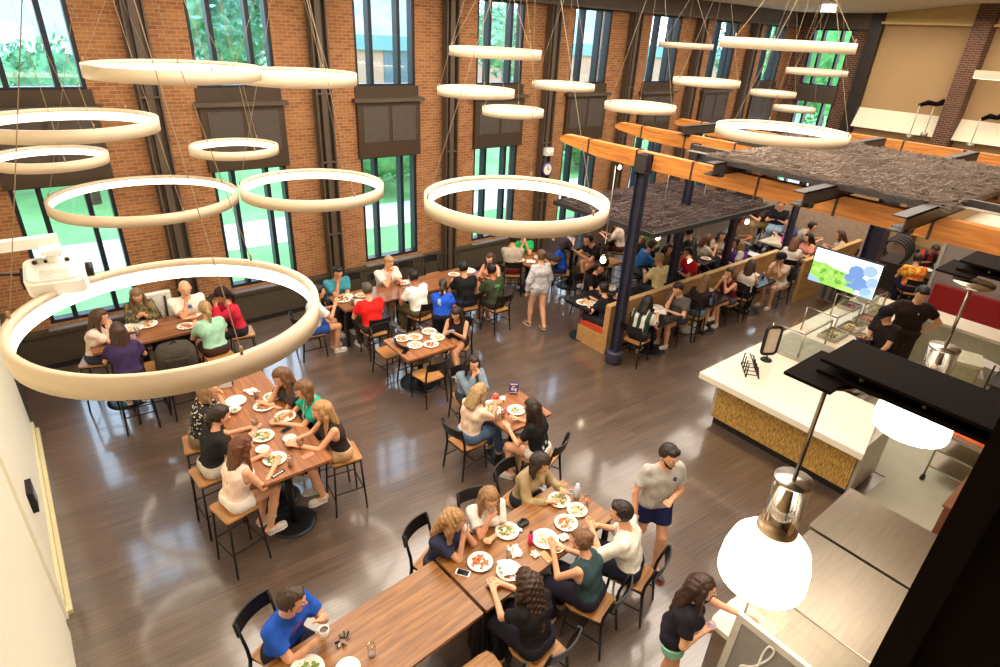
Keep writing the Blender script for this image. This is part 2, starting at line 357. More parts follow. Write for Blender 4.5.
# ================================================================== RING LAMPS
RO = mat((212, 192, 164), .4, amt=.03, scale=2, key='ringo'); RE = emis((255, 240, 218), 4.2)
CAB = mat((150, 128, 100), .5, .3)
def ceil_z(y): return 6.27 if y > 8.5 else 6.52-(y-6.2)*.1 if y > 6.2 else 6.55
def ring(c, R, label):
    x, y, z = c; zt = ceil_z(y)-z
    t = empty('ring_pendant_lamp', (x, y, z), 0, label, 'lamp', 'round ring lamps hanging from the ceiling')
    n = 72; h = .068 if R > .7 else .055; th = .045
    b = MB().lathe([(R-th*.3, -h), (R, -h), (R, h), (R-th, h), (R-th, h*.35), (R-th*.9, h*.35)], n); b.build('outer_band', RO, t)
    b = MB().lathe([(R-th*.93, h*.35), (R-th*1.02, h*.35), (R-th*1.02, -h), (R-th*.3, -h)], n); b.build('diffuser', RE, t)
    MB().lathe([(.001, zt), (.06, zt), (.06, zt-.03), (.001, zt-.05)], 16).build('ceiling_canopy', WHITEC, t)
    for a in (40, 160, 280):
        a = math.radians(a); ex, ey = (R-.015)*math.cos(a), (R-.015)*math.sin(a)
        MB().tube([(0, 0, zt-.02), (ex, ey, h)], .003, 5, caps=False).tube([(ex, ey, h), (ex, ey, h+.05)], .009, 6).build('cable', CAB, t)
RINGS = [
 ((1.71, 7.99, 4.70), .9, 'ring lamp level with the first brick pier, its right side crossing behind another ring'),
 ((3.12, 8.04, 4.63), .75, 'ring lamp overlapping in front of its left neighbour, above the small ring'),
 ((.59, 8.33, 4.13), .9, 'large ring lamp cut by the left edge of the photo, upper of the two there'),
 ((.38, 8.99, 3.66), .6, 'smaller ring lamp at the left edge just under a bigger ring'),
 ((2.57, 9.25, 3.58), .6, 'small ring lamp alone in front of the second dark spandrel panel'),
 ((1.40, 9.68, 2.90), 1.2, 'ring lamp above the white projector'),
 ((3.01, 7.55, 3.33), .9, 'ring lamp touching the projector side ring at its left rim, before the second lower window'),
 ((.59, 4.0, 3.54), .9, 'largest looking ring lamp, lowest at left, over the table by the window'),
 ((3.77, 4.36, 3.80), .9, 'ring lamp in the centre of the photo with a glossy reflection on its band'),
 ((6.59, 8.38, 4.96), .75, 'thin looking ring lamp seen edge-on, highest in front of the fourth upper window'),
 ((5.9, 7.95, 4.42), .6, 'ring lamp left of the fourth upper window just below the edge-on ring'),
 ((6.58, 7.84, 4.12), .5, 'small ring lamp below the fourth upper window'),
 ((8.6, 8.8, 4.40), .6, 'ring lamp between the fourth and fifth upper windows'),
 ((8.6, 6.9, 4.24), .6, 'ring lamp right above the tip of the middle timber beam'),
 ((12.5, 9.0, 5.18), .6, 'thin ring lamp crossing the sixth upper window'),
 ((10.4, 6.9, 4.62), .6, 'ring lamp over the far dark panels, left of the widest edge-on ring'),
 ((9.02, 4.81, 5.3), .9, 'widest edge-on ring lamp near the top right corner of the window wall'),
 ((8.77, 4.44, 4.17), .9, 'ring lamp hanging just over the dark mesh canopy'),
 ((13.7, 6.5, 4.83), .6, 'ring lamp edge-on in front of the corner window'),
 ((14.04, 7.52, 4.30), .5, 'small ring lamp below the corner windows, upper of the two small ones'),
 ((15.9, 7.86, 3.87), .5, 'smallest ring lamp, lowest of the two by the corner window'),
]
for c, R, lab in RINGS: ring(c, R, lab)
t = empty('linear_pendant_lamp', (20.55, 4.97, 4.87), 0, 'straight white lamp bar at the right edge in front of the beige wall', 'lamp')
MB().box(-.06, .06, -1.6, .6, -.1, .1).build('lamp_housing', RO, t); MB().box(-.045, .045, -1.58, .58, -.106, -.1).build('diffuser', RE, t)
for yy in (-1.2, .4): MB().tube([(0, yy, .1), (0, yy, 1.68)], .004, 5).build('cable', CAB, t)
for k, (px, py) in enumerate(((715, 3), (942, 8))):                # ceiling projectors / speakers at the ceiling edge
    p = G(px, py+6, 6.25) if 0 else V((12.2, 7.4, 6.2)) if k == 0 else V((15.8, 7.6, 6.15))
    t = empty('ceiling_spotlight', p, 0, ('white box spotlight on the ceiling edge left of the widest ring', 'white box spotlight on the ceiling by the corner window')[k], 'lamp')
    MB().box(-.12, .12, -.12, .12, -.12, .1).build('housing', WHITEC, t); MB().tube([(0, 0, .1), (0, 0, .3)], .03, 8).build('stem', WHITEC, t)
# projector on its arm from the left wall
p = C0 = V((.05, 4.74, 3.68))
t = empty('projector', p, math.radians(-8), 'white video projector with small black knobs at the end of a wall arm', 'projector')
t.rotation_euler = (.42, 0, math.radians(-8))
WP = mat((238, 234, 226), .4, amt=.03, key='wp')
b = MB(); b.prism(rrect(-.17, .17, -.13, .13, .05), -.06, .05); b.prism(rrect(-.15, .15, -.11, .11, .05), .05, .07); pb = b.build('body', WP, t)
b = MB(); b.box(-.08, .08, -.1, -.02, .07, .074); b.build('vent_grille', mat((206, 200, 190), .6), t)
for k, x in enumerate((-.1, -.04, .02, .08)): MB().lathe([(.0, .084), (.014 if k in (0, 3) else .009, .084), (.014 if k in (0, 3) else .009, .07)], 12, (x, .06, 0)).build('knob', BLK, t)
MB().tube([(.17, .02, 0), (.21, .02, 0)], .05, 16).build('lens', BLK, pb)
MB().box(-.19, -.172, -.06, .06, -.04, .04).build('connector_panel', BLK, t)
t2 = empty('wall_bracket', (XL, 4.9, 3.86), 0, 'long white wall arm carrying the projector over the left window', 'bracket')
MB().box(0, .84, -.035, .035, -.02, .05).build('rail', WP, t2); MB().tube([(.78, -.12, -.02), (.78, -.12, -.115)], .035, 12).box(.72, .84, -.2, .035, -.03, .0).build('mount_plate', WP, t2)
MB().box(-.0, .03, -.15, .15, -.15, .15).build('wall_plate', WP, t2)
w = MB().tube([(XL, 4.95, 3.76), (-.5, 4.9, 3.74), (-.14, 4.78, 3.71)], .009, 6).build('cable', BLK); tag(w, 'black cable running from the left wall to the back of the projector', 'cable')

# ================================================================== PERGOLA
BLUE = mat((56, 56, 74), .4, .3, amt=.15, key='bluesteel')
STEELD = mat((62, 56, 54), .5, .4, amt=.15, key='steeld')
def timber(x, ytip, yend, z, label, k=0, z1=None):
    t = empty('timber_beam', (x, ytip, z), 0, label, 'beam', 'timber beams of the pergola')
    L = ytip-yend; hgt = .25
    b = MB(); pr = [(0, .13), (-.0, .19), (-.12, .25), (-L, .25), (-L, 0), (-.95, 0), (-.1, .1)]
    vs = [(-.07, y, zz) for y, zz in pr]+[(.07, y, zz) for y, zz in pr]; m = len(pr)
    b.add(vs, [list(range(m)), list(range(m, 2*m))[::-1]]+[[i, m+i, m+(i+1) % m, (i+1) % m] for i in range(m)]); b.build('beam', TIMBER, t)
    for q in range(int(L/1.0)):
        yy = -.7-q*1.05
        if -yy < L: MB().box(-.078, .078, yy-.015, yy+.015, -.01, .262).build('strap', STEELD, t)
    return t
BX = (7.85, 10.15, 12.1, 14.1)
timber(BX[0], 7.92, -1.2, 3.46, 'nearest timber beam of the pergola, running to the right edge of the photo')
timber(BX[1], 8.66, -1.2, 3.46, 'second timber beam of the pergola, behind the nearest one')
timber(BX[2], 8.6, -1.2, 3.46, 'third timber beam, its tip next to the ring over the mesh canopy')
timber(BX[3], 6.3, -1.2, 3.46, 'fourth timber beam at the back, before the beige wall')
PST = []
def post(x, y, top, label, r=.065, base=True):
    t = empty('steel_post', (x, y, 0), 0, label, 'post', 'blue steel posts of the pergola')
    b = MB().box(-r, r, -r, -r+.015, 0, top).box(-r, r, r-.015, r, 0, top).box(-.012, .012, -r, r, 0, top); b.build('post', BLUE, t)
    b = MB(); b.box(-r-.02, r+.02, -r-.02, r+.02, top-.3, top-.28).box(-r-.02, -r-.005, -r-.02, r+.02, top-.3, top).box(r+.005, r+.02, -r-.02, r+.02, top-.3, top); b.build('beam_bracket', STEELD, t)
    if base: MB().lathe([(.0, 0), (.15, 0), (.14, .1), (.17, .22), (.15, .24), (.0, .24)], 24).build('post_base', BLUE, t)
post(BX[0]-.15, 5.93, 3.7, 'nearest blue steel post standing on the floor at the end of the booth wall', .075)
post(10.05, 6.6, 3.6, 'second blue post behind the booth wall, between the blond guest and the red shirt', base=False)
post(12.0, 6.6, 3.6, 'third blue post behind the booth wall, beside the woman in the lace top', base=False)
post(14.75, 6.6, 3.6, 'fourth blue post where the booth wall ends near the screen', base=False)
post(14.1, 4.45, 3.46, 'wide dark post behind the screen on the counter', .16, base=False)
post(12.1, 8.0, 3.6, 'far post under the third timber beam', base=False)
def purlin(x0, x1, y, z, label):
    t = empty('steel_channel', (x0, y, z), 0, label, 'steel channel', 'dark steel channels lying across the timber beams')
    L = x1-x0
    MB().box(0, L, -.07, -.055, 0, .16).box(0, L, -.07, .07, .145, .16).box(0, L, -.07, .07, 0, .015).build('channel', STEELD, t)
    for xx in (.15, L*.5): MB().box(xx, xx+.1, -.09, .09, -.03, .02).build('clip', STEELD, t)
for k, (yy, x0) in enumerate(((4.48, 7.2), (3.02, 6.72), (1.97, 6.66), (6.9, 9.9))):
    purlin(x0, 12.7, yy, 3.712, ('dark channel crossing the beams nearest the booths', 'dark channel crossing the middle of the mesh canopy', 'dark channel whose end sticks out over the far side of the kitchen', 'dark channel at the window side of the pergola')[k])
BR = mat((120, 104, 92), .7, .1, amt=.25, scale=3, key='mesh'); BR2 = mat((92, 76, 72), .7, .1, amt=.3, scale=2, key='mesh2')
def mesh_panel(x0, x1, y0, y1, z, dz, n, label, m, rags=0, holes=()):
    t = empty('mesh_canopy', (x0, y0, z), 0, label, 'canopy'); b = MB()
    random.seed(int(n)); X, Y = x1-x0, y1-y0
    for _ in range(n):
        a = random.choice((0, 0, 90, 90, random.uniform(0, 180))); a = math.radians(a+random.gauss(0, 7)); l = random.uniform(.2, .7)
        cx, cy, cz = random.uniform(0, X), random.uniform(-rags if random.random() < .15 else 0, Y), random.uniform(0, dz)
        if any(h[0] < cx+x0 < h[1] and h[2] < cy+y0 < h[3] for h in holes): continue
        dx, dy, dd = math.cos(a)*l/2, math.sin(a)*l/2, random.gauss(0, .02)
        p0 = (min(max(cx-dx, 0), X), min(max(cy-dy, -rags), Y), cz-dd); p1 = (min(max(cx+dx, 0), X), min(max(cy+dy, -rags), Y), cz+dd)
        b.tube([p0, p1], .0055, 3, caps=False)
    o = b.build('woven_wire', m, t); o['kind'] = 'stuff'
    f = MB()
    for yy in (0, Y): f.box(0, X, yy-.02, yy+.02, -.03, .03)
    for xx in (0, X): f.box(xx-.02, xx+.02, 0, Y, -.03, .03)
    f.build('frame', STEELD, t)
    return t
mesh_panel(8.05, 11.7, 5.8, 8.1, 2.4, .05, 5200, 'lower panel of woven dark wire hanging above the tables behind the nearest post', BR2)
f = MB().box(7.98, 11.8, 5.70, 5.75, 2.36, 2.44).box(7.93, 7.98, 5.7, 8.1, 2.36, 2.44).build('hanging_rail', STEELD); tag(f, 'dark rail along the edge of the lower wire panel', 'rail')
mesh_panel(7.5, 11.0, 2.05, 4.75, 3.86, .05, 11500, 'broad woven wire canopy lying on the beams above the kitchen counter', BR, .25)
mesh_panel(9.2, 11.4, 4.8, 5.3, 3.88, .04, 1300, 'narrow woven wire strip at the window side of the broad canopy', BR, .2)
mesh_panel(11.2, 12.4, .8, 1.95, 3.88, .05, 2600, 'woven wire strip at the right edge beyond the open bay', BR, .1)
t = empty('ceiling_panel', (8.0, -1.2, 3.56), 0, 'cream panel hanging under the beams in the open bay at the right edge', 'ceiling panel'); MB().box(0, 5.9, 0, 3.05, 0, .06).build('panel', mat((232, 212, 180), .6, amt=.03, scale=1), t); MB().box(0, 5.9, -.02, .0, -.04, .1).build('edge_trim', STEELD, t)
for k, yy in enumerate((2.9, 3.4, 4.3, 4.9)):
    tg = MB()
    for q in range(3): pass
for k in range(7):
    w = MB().tube([(8.0+k*.07, 5.4, 3.82), (8.0+k*.07, -1.0, 3.82)], .008, 5).build('hanging_rod', mat((150, 140, 130), .4, .6)); tag(w, 'thin grey rod lying parallel along the nearest timber beam', 'rod', 'thin rods along the nearest beam')
w = MB().box(8.1, 8.16, -1.2, 5.4, 3.8, 3.9).build('steel_angle', STEELD); tag(w, 'dark steel angle laid on top of the nearest timber beam', 'steel angle')
# small glass pendants that hang low under the canopy
for k, (px, py, d, lab) in enumerate(((603, 260, 10.5, 'small lit glass pendant above the stools left of the nearest post'), (658, 237, 11.5, 'small lit pendant above the guest in the blue shirt'), (747, 222, 14.5, 'small lit pendant far back between the third and fourth posts'), (690, 262, 13.0, 'small lit pendant behind the second post'))):
    d_ = ray(px, py); p = V((0, 0, EYE)) + d_*d/ (d_.dot(_f))
    t = empty('glass_pendant_lamp', p, 0, lab, 'lamp', 'small glass pendants under the pergola')
    MB().ell((0, 0, 0), (.05, .05, .06), 12, 8).build('bulb', emis((255, 236, 200), 14), t)
    MB().lathe([(.07, -.05), (.065, .3)], 16).build('glass_cylinder', glass((.95, .95, .95), .4), t)
    MB().tube([(0, 0, .3), (0, 0, 3.4-p.z)], .01, 6).build('rod', mat((190, 180, 170), .3, .8), t)
# ------------------------------------------------------------------ clock on a pier
t = empty('wall_clock', (COLX[3]+.02, YW-.24, 2.3), 0, 'round white wall clock with a purple rim on a steel pier', 'clock')
b = MB().lathe([(.0, 0), (.16, 0), (.17, .03), (.13, .045)], 28, M=Matrix.Rotation(PI/2, 4, 'X')); b.build('rim', mat((70, 50, 120), .4), t)
dl = MB().lathe([(.0, .04), (.135, .04)], 28, M=Matrix.Rotation(PI/2, 4, 'X')).build('dial', WHITEC, t)
MB().box(-.006, .006, -.05, -.045, -.0, .1).build('minute_hand', BLK, dl); MB().box(-.0, .06, -.05, -.045, -.008, .008).build('hour_hand', BLK, dl)
t = empty('emergency_light', (COLX[3]+.03, YW-.24, 2.72), 0, 'white emergency light box above the clock', 'light')
MB().box(-.12, .12, -.06, .05, -.09, .09).build('case', WHITEC, t)
for sx in (-.07, .07): MB().ell((sx, -.07, -.02), (.035, .02, .035)).build('lamp_head', mat((220, 220, 210), .3), t)
t = empty('fire_alarm', (COLX[3]+.0, YW-.24, 1.93), 0, 'small red alarm box below the clock', 'alarm')
MB().box(-.08, .08, -.04, .05, -.07, .07).build('case', mat((170, 40, 30), .4), t); MB().ell((0, -.045, 0), (.03, .015, .03)).build('strobe', WHITEC, t)
t = empty('wall_lamp', (COLX[4]-.1, YW-.26, 2.1), 0, 'small lit lamp on the dark pier behind the nearest timber beam', 'lamp')
MB().box(-.05, .05, -.03, .03, -.08, .08).build('backplate', BLK, t); MB().ell((0, -.05, .02), (.06, .05, .07)).build('bulb', emis((255, 220, 160), 4), t)

# ================================================================== NEAR STEELWORK AND DOME PENDANTS
NB = mat((20, 12, 9), .85, 0, amt=.12, scale=3, spec=.08, key='nearblack')
t = empty('steel_column', (0, 0, 0), 0, 'dark brown column in the near right foreground', 'column')
# left edge of the column runs through the measured edge direction
e = ray(935, 540); e = V((e.x, e.y, 0)).normalized(); d0 = 1.55; q = e*d0; sd = V((e.y, -e.x, 0))
ang = math.atan2(sd.y, sd.x)
t.location = (q.x, q.y, 0); t.rotation_euler = (0, 0, ang)
MB().box(0, .07, -.05, .55, 0, 6.5).build('flange', NB, t); MB().box(.07, .36, .0, .04, 0, 6.5).build('web', NB, t); MB().box(.36, .42, -.05, .55, 0, 6.5).build('far_flange', NB, t)
def nbeam(x, w, y0, y1, z, label):
    t = empty('steel_beam', (x, y1, z), 0, label, 'beam')
    gd = MB().box(-w/2, w/2, y0-y1, -.06, .0, .012).box(-w/2, w/2, y0-y1, -.06, .045, .057).box(-.015, .015, y0-y1, -.06, .012, .045).build('girder', NB, t)
    MB().box(-.235, .055, -.16, .01, -.012, .0).build('end_plate', NB, t)
    for q in range(3): MB().tube([(-w*.38, -.2-q*.2, .015), (-w*.38, -.2-q*.2, .03)], .009, 8).build('bolt', mat((120, 110, 100), .3, .8), gd)
    return t
nbeam(2.245, .27, -.35, .77, 4.245, 'black steel girder ending above the first dome pendant')
nbeam(4.08, .30, -.35, .87, 4.245, 'black steel girder ending above the second dome pendant at the right edge')
DOME = emis((255, 246, 226), 9)
def dome_lamp(c, R, zc, label):
    t = empty('dome_pendant_lamp', c, 0, label, 'lamp', 'white dome pendants over the service line'); x, y, z = c; zt = zc-z
    pr = [(.0, .11), (.07, .11), (R*.62, .085), (R*.86, .03), (R*.97, -.05), (R, -.14), (R*.985, -.16), (R*.93, -.16), (R*.9, -.05), (R*.78, .02), (R*.3, .07), (.0, .07)]
    MB().lathe(pr, 40).build('dome_shade', DOME, t)
    MB().lathe([(.0, .115), (.085, .115), (.085, .14), (.06, .16), (.0, .16)], 28).build('collar', mat((205, 180, 150), .3, .7), t)
    cy = MB().lathe([(.075, .15), (.075, .40), (.07, .40), (.07, .15)], 28); cy.build('glass_cylinder', glass((.9, .86, .8), .55), t)
    MB().lathe([(.045, .16), (.045, .37), (.0, .37)], 20).build('lamp_holder', mat((190, 176, 158), .25, .9), t)
    MB().lathe([(.0, .405), (.078, .405), (.078, .395), (.0, .395)], 28).build('cap_plate', mat((170, 160, 150), .25, .9), t)
    for a in range(0, 360, 120): MB().tube([(.055*math.cos(math.radians(a)), .055*math.sin(math.radians(a)), .15), (.055*math.cos(math.radians(a)), .055*math.sin(math.radians(a)), .4)], .005, 6).build('tie_rod', mat((200, 190, 180), .2, 1), t)
    MB().tube([(0, 0, .40), (0, 0, zt)], .009, 10).build('rod', mat((150, 140, 128), .25, .9), t)
    MB().lathe([(.0, zt), (.10, zt), (.10, zt-.012), (.07, zt-.03), (.0, zt-.035)], 28).build('canopy', mat((176, 162, 148), .25, .9), t)
    return t
dome_lamp((2.21, .69, 3.30), .19, 4.21, 'white glowing dome pendant with glass neck in the near foreground')
dome_lamp((3.88, .70, 3.42), .205, 4.22, 'white glowing dome pendant partly behind the black girder')
for k, (tx, ty, tz, L_, drops) in enumerate(((20.85, 6.7, 3.95, -.6, ((6.66, 3.09), (6.3, 3.2))), (20.85, 5.1, 3.78, -.45, ((5.12, 3.1),)))):
    t = empty('wall_bracket', (tx, ty, tz), 0, ('black bent bracket sticking out left of the brick pier', 'black bent bracket near the right edge of the photo')[k], 'bracket')
    MB().tube([(0, 0, 0), (0, L_*.35, .1), (0, L_*.7, .08), (0, L_, .16)], [.05, .07, .06, .09], 8).tube([(0, L_, .16), (.36, L_, .16)], .05, 8).build('arm', NB, t)
    for q, (yy, z2) in enumerate(drops):
        t = empty('rod_pendant_lamp', (tx-.05, yy, z2), 0, ('small rod pendant under the left bracket, left of two', 'small rod pendant under the left bracket, right of two', 'small rod pendant under the right bracket')[k*2+q], 'lamp', 'small rod pendants on the beige wall')
        MB().tube([(0, 0, .06), (0, 0, tz+.02-z2)], .012, 6).build('rod', mat((190, 180, 165), .3, .6), t); MB().lathe([(0, .06), (.09, .06), (.09, 0), (.1, -.03), (0, -.03)], 16).build('shade', mat((150, 140, 126), .3, .5), t)
# ================================================================== BOOTH WALL
t = empty('booth_wall', (7.78, 6.22, 0), 0, 'low oak booth partition behind the row of small tables', 'partition')
MB().box(0, 4.4, 0, .07, .08, .96).box(4.4, 5.9, 0, .07, .08, .96).build('panel', OAK, t)
MB().box(-.02, 5.9, -.02, .09, .96, .99).build('top_rail', wood((214, 176, 118), (180, 140, 84), 'x', .4, 'rail'), t)
MB().box(0, 5.9, .01, .06, 0, .08).build('plinth', BLK, t); MB().box(-.03, .0, -.02, .1, .0, .96).box(-.03, .0, .1, .72, 0, .34).build('end_panel', OAK, t)
t = empty('booth_bench', (7.79, 6.30, 0), 0, 'booth bench with an orange padded seat at the end of the oak partition', 'bench')
MB().box(0, 2.0, 0, .6, .05, .36).build('bench_base', OAK, t)
MB().prism(rrect(-.01, 1.98, .02, .64, .05), .36, .47).build('seat_cushion', mat((196, 66, 36), .6, amt=.08), t); MB().box(.05, 2.0, .0, .08, .47, .88).build('back_cushion', mat((196, 66, 36), .6, amt=.08), t)
t = empty('booth_wall', (13.4, 5.45, 0), 0, 'second oak partition beside the large screen', 'partition')
MB().box(0, 2.9, 0, .07, 0, 1.0).build('panel', OAK, t); MB().box(-.02, 2.92, -.02, .09, 1.0, 1.03).build('top_rail', wood((214, 176, 118), (180, 140, 84), 'x', .4, 'rail'), t)
t = empty('partition_wall', (17.3, 5.2, 0), 0, 'beige half wall behind the far booths', 'partition')
MB().box(0, .1, 0, 3.6, 0, 1.5).build('panel', mat((176, 150, 126), .7), t); MB().box(-.02, .12, 0, 3.6, 1.5, 1.53).build('top_rail', mat((200, 180, 150), .6), t)

# ================================================================== SERVICE COUNTER
KF = mat((176, 170, 150), .45, amt=.06, scale=4, key='kitchenfloor')
struct('floor_kitchen', MB().box(6.55, 14.4, -3.9, 1.55, .0, .012).box(8.45, 14.4, 1.55, 3.1, .0, .012), KF)
QZ = mat((226, 214, 194), .2, amt=.02, scale=3, key='quartz')
def bamboo():
    m, nt, b = newmat('bamboo_slats'); tc = nt.nodes.new('ShaderNodeTexCoord'); mp = nt.nodes.new('ShaderNodeMapping'); mp.inputs['Scale'].default_value = (70, 70, 14)
    nt.links.new(tc.outputs['Object'], mp.inputs[0]); nz = nt.nodes.new('ShaderNodeTexNoise'); nz.inputs['Scale'].default_value = 1; nz.inputs['Detail'].default_value = 5
    nt.links.new(mp.outputs[0], nz.inputs['Vector']); rp = nt.nodes.new('ShaderNodeValToRGB'); rp.color_ramp.elements[0].position = .35; rp.color_ramp.elements[1].position = .65
    rp.color_ramp.elements[0].color = (*rgb(134, 98, 38), 1); rp.color_ramp.elements[1].color = (*rgb(222, 176, 90), 1)
    nt.links.new(nz.outputs[0], rp.inputs[0]); nt.links.new(rp.outputs[0], b.inputs['Base Color']); b.inputs['Roughness'].default_value = .4
    bp = nt.nodes.new('ShaderNodeBump'); bp.inputs['Distance'].default_value = .01; nt.links.new(nz.outputs[0], bp.inputs['Height']); nt.links.new(bp.outputs[0], b.inputs['Normal']); return m
BAM = bamboo()
t = empty('service_counter', (7.17, 1.6, 0), 0, 'white topped service counter with a golden bamboo front and dark plinth', 'counter')
# L shaped top: near arm along Y, far arm along X
top = MB().prism([(0, 0), (1.3, .3), (1.3, 1.4), (5.7, 1.4), (5.7, 2.33), (0, 2.33)], .86, .95); top.build('worktop', QZ, t)
MB().box(.33, .38, .12, 2.15, .14, .86).build('bamboo_front', BAM, t)
MB().box(.34, 1.24, .12, 2.2, .14, .86).box(1.24, 5.6, 1.46, 2.2, .14, .86).box(.36, 1.24, .08, .12, .05, .86).build('carcass', mat((196, 190, 178), .35, .5), t)
MB().box(.4, 1.2, .15, 2.15, 0, .14).box(1.2, 5.5, 1.5, 2.15, 0, .14).build('plinth', BLK, t)
# far arm wells and pans
t = empty('cold_well', (8.75, 3.1, .95), 0, 'steel cold well with grey mat set in the counter behind the sign holder', 'food well')
MB().box(0, .95, 0, .75, 0, .02).build('rim', steel(), t); MB().box(.05, .9, .05, .7, .02, .026).build('mat', mat((150, 146, 128), .5), t)
def guard(x, label):
    t = empty('sneeze_guard', (x, 3.3, .95), 0, label, 'sneeze guard', 'glass guards on the far counter arm')
    ms = steel()
    for yy in (0, .5): MB().tube([(0, yy, 0), (0, yy, .42)], .015, 8).build('leg', ms, t)
    MB().tube([(.92, 0, 0), (.92, 0, .42)], .015, 8).build('leg', ms, t)
    MB().tube([(0, 0, .42), (0, .5, .42)], .011, 8).tube([(0, 0, .42), (.92, 0, .42)], .013, 6).build('rail', ms, t)
    MB().box(.0, .92, .0, .008, .12, .46).build('glass_front', glass((.97, 1, .98), .12), t); MB().box(0, .92, .0, .3, .455, .462).build('glass_shelf', glass((.97, 1, .98), .12), t)
for k, x in enumerate((8.85, 9.95, 11.05)): guard(x, ('glass sneeze guard nearest the sign holder', 'middle glass sneeze guard above the food pans', 'glass sneeze guard nearest the big screen')[k])
FOODC = [(196, 160, 70), (110, 140, 60), (200, 110, 60), (230, 210, 160), (150, 60, 40), (236, 222, 190)]
def morsels(b, r, n, h=.02, c=(0, 0, 0), s=.012, k=6):
    for _ in range(n):
        a = random.random()*2*PI; q = r*math.sqrt(random.random()); z = h*(1-q/r)
        b.ell((c[0]+q*math.cos(a), c[1]+q*math.sin(a), c[2]+z), (s*random.uniform(.6, 1.5), s*random.uniform(.6, 1.3), s*random.uniform(.4, .8)), 6, 4, random.randrange(k))
fm = [mat(c, .5, amt=.2, scale=60) for c in FOODC]
def foodmats(*ix): return [fm[i] for i in ix]
for k, (x, y, w, lab, ix) in enumerate(((9.9, 3.2, .5, 'beige steel pan with greens under the middle guard', (1, 3)), (10.5, 3.15, .45, 'steel pan of yellow food under the middle guard', (0, 3)), (11.1, 3.15, .45, 'steel pan of meat by the chef in the cap', (2, 4)), (11.7, 3.2, .5, 'steel pan of greens next to the screen', (1, 0)), (12.2, 3.55, .3, 'small pan at the far end of the counter', (3, 2)), (11.5, 3.6, .4, 'long dark tray on the far counter', (4, 4)))):
    t = empty('food_pan', (x, y, .95), 0, lab, 'food pan', 'food pans in the far counter'); MB().box(0, w, 0, .02, 0, .07).box(0, w, .28, .3, 0, .07).box(0, .02, .02, .28, 0, .07).box(w-.02, w, .02, .28, 0, .07).box(.02, w-.02, .02, .28, 0, .03).build('pan', steel(), t)
    b = MB(); morsels(b, .12, 40, .03, (w/2, .15, .035), .02, 2); o = b.build('pan_food', foodmats(*ix)); o.location = (x, y, .95); tag(o, 'chopped food filling the ' + lab, 'food', None, 'stuff')
t = empty('steel_bowl', (10.35, 2.95, .95), 0, 'dark blue bowl of salad in front of the middle guard', 'bowl')
MB().lathe([(.08, 0), (.13, .09), (.15, .12), (.14, .12), (.12, .09), (0, .04)], 24).build('bowl', mat((40, 40, 96), .35), t)
b = MB(); morsels(b, .12, 40, .04, (0, 0, .1), .02, 3); o = b.build('salad', foodmats(1, 0, 2)); o.location = (10.35, 2.95, .95); tag(o, 'mixed salad heaped in the dark blue bowl', 'food', None, 'stuff')
# big screen standing behind the counter
t = empty('display_screen', (12.13, 4.18, 0), 0, 'large flat screen showing a green landscape and blue barrels', 'screen')
sx, y0, y1, z0, z1 = 0, -.62, .62, 1.08, 1.76
MB().box(0, .05, y0-.02, y1+.02, z0-.02, z1+.02).build('bezel', BLK, t)
b = MB().box(-.004, 0, y0, y1, z0, z1, 0)
def flat(poly, x, mi): b.add([(x, y1-u*(y1-y0), z0+w*(z1-z0)) for u, w in poly], [list(range(len(poly)))], mi)
random.seed(3)
flat([(0, .0), (0, .62), (.1, .6), (.2, .63), (.34, .55), (.5, .52), (.62, .5), (.7, .3), (.72, 0)], -.006, 1)
for q in range(26):
    u, w, r = random.uniform(.02, .66), random.uniform(.12, .5), random.uniform(.03, .07)
    flat([(u+r*math.cos(a*PI/4)*.6, w+r*math.sin(a*PI/4)) for a in range(8)], -.008-.0002*q, 2+q % 2)
for q, (u, w, r) in enumerate(((.68, .62, .2), (.86, .75, .17), (.78, .32, .2), (.95, .45, .17), (.66, .15, .14), (.9, .12, .17), (.6, .42, .12))):
    flat([(min(1, u+r*math.cos(a*PI/5)*.62), min(1, max(0, w+r*math.sin(a*PI/5)))) for a in range(10)], -.014-.0005*q, 4+q % 2)
flat([(0, 0), (0, .2), (.15, .1), (.2, 0)], -.018, 5); flat([(.45, 0), (.55, .16), (.7, .14), (.75, 0)], -.0185, 3)
b.build('screen_image', [emis((232, 244, 250), 1.3), emis((150, 206, 96), .85), emis((116, 180, 70), .7), emis((176, 224, 120), .9), emis((112, 150, 214), .8), emis((150, 184, 232), .9)], t)
MB().box(.05, .12, -.05, .05, 0, 1.3).build('stand_post', BLK, t); MB().box(-.1, .3, -.35, .35, 0, .03).build('stand_base', BLK, t)
# sign holder and wire rack on the counter
t = empty('menu_stand', G(766, 360, .95), math.radians(240), 'black framed rounded menu stand with a beige panel on the white counter', 'sign')
b = MB(); pts = [(0, y, z+.34) for y, z in rrect(-.12, .12, -.23, .23, .06)]
b.tube(pts+pts[:1], .026, 8); b.tube([(0, 0, .0), (0, 0, .12)], .012, 6); b.build('frame', BLK, t)
MB().prism([(x, y+.34) for x, y in rrect(-.1, .1, -.21, .21, .05)], -.006, .006, M=Matrix.Rotation(PI/2, 4, 'Z') @ Matrix.Rotation(PI/2, 4, 'X')).build('panel', mat((206, 190, 168), .4), t)
MB().lathe([(0, 0), (.09, 0), (.08, .02), (0, .03)], 20).build('base', BLK, t)
t = empty('wire_rack', G(750, 372, .95), math.radians(40), 'black wire rack for baskets on the counter corner', 'rack'); b = MB()
for q in range(4):
    x = -.18+q*.12; b.tube([(x, -.09, 0), (x+.03, -.05, .17), (x+.03, .08, .2), (x, .09, 0)], .011, 6).tube([(x, -.09, 0), (x+.09, -.09, .0), (x+.09, .09, .0), (x, .09, 0)], .010, 6)
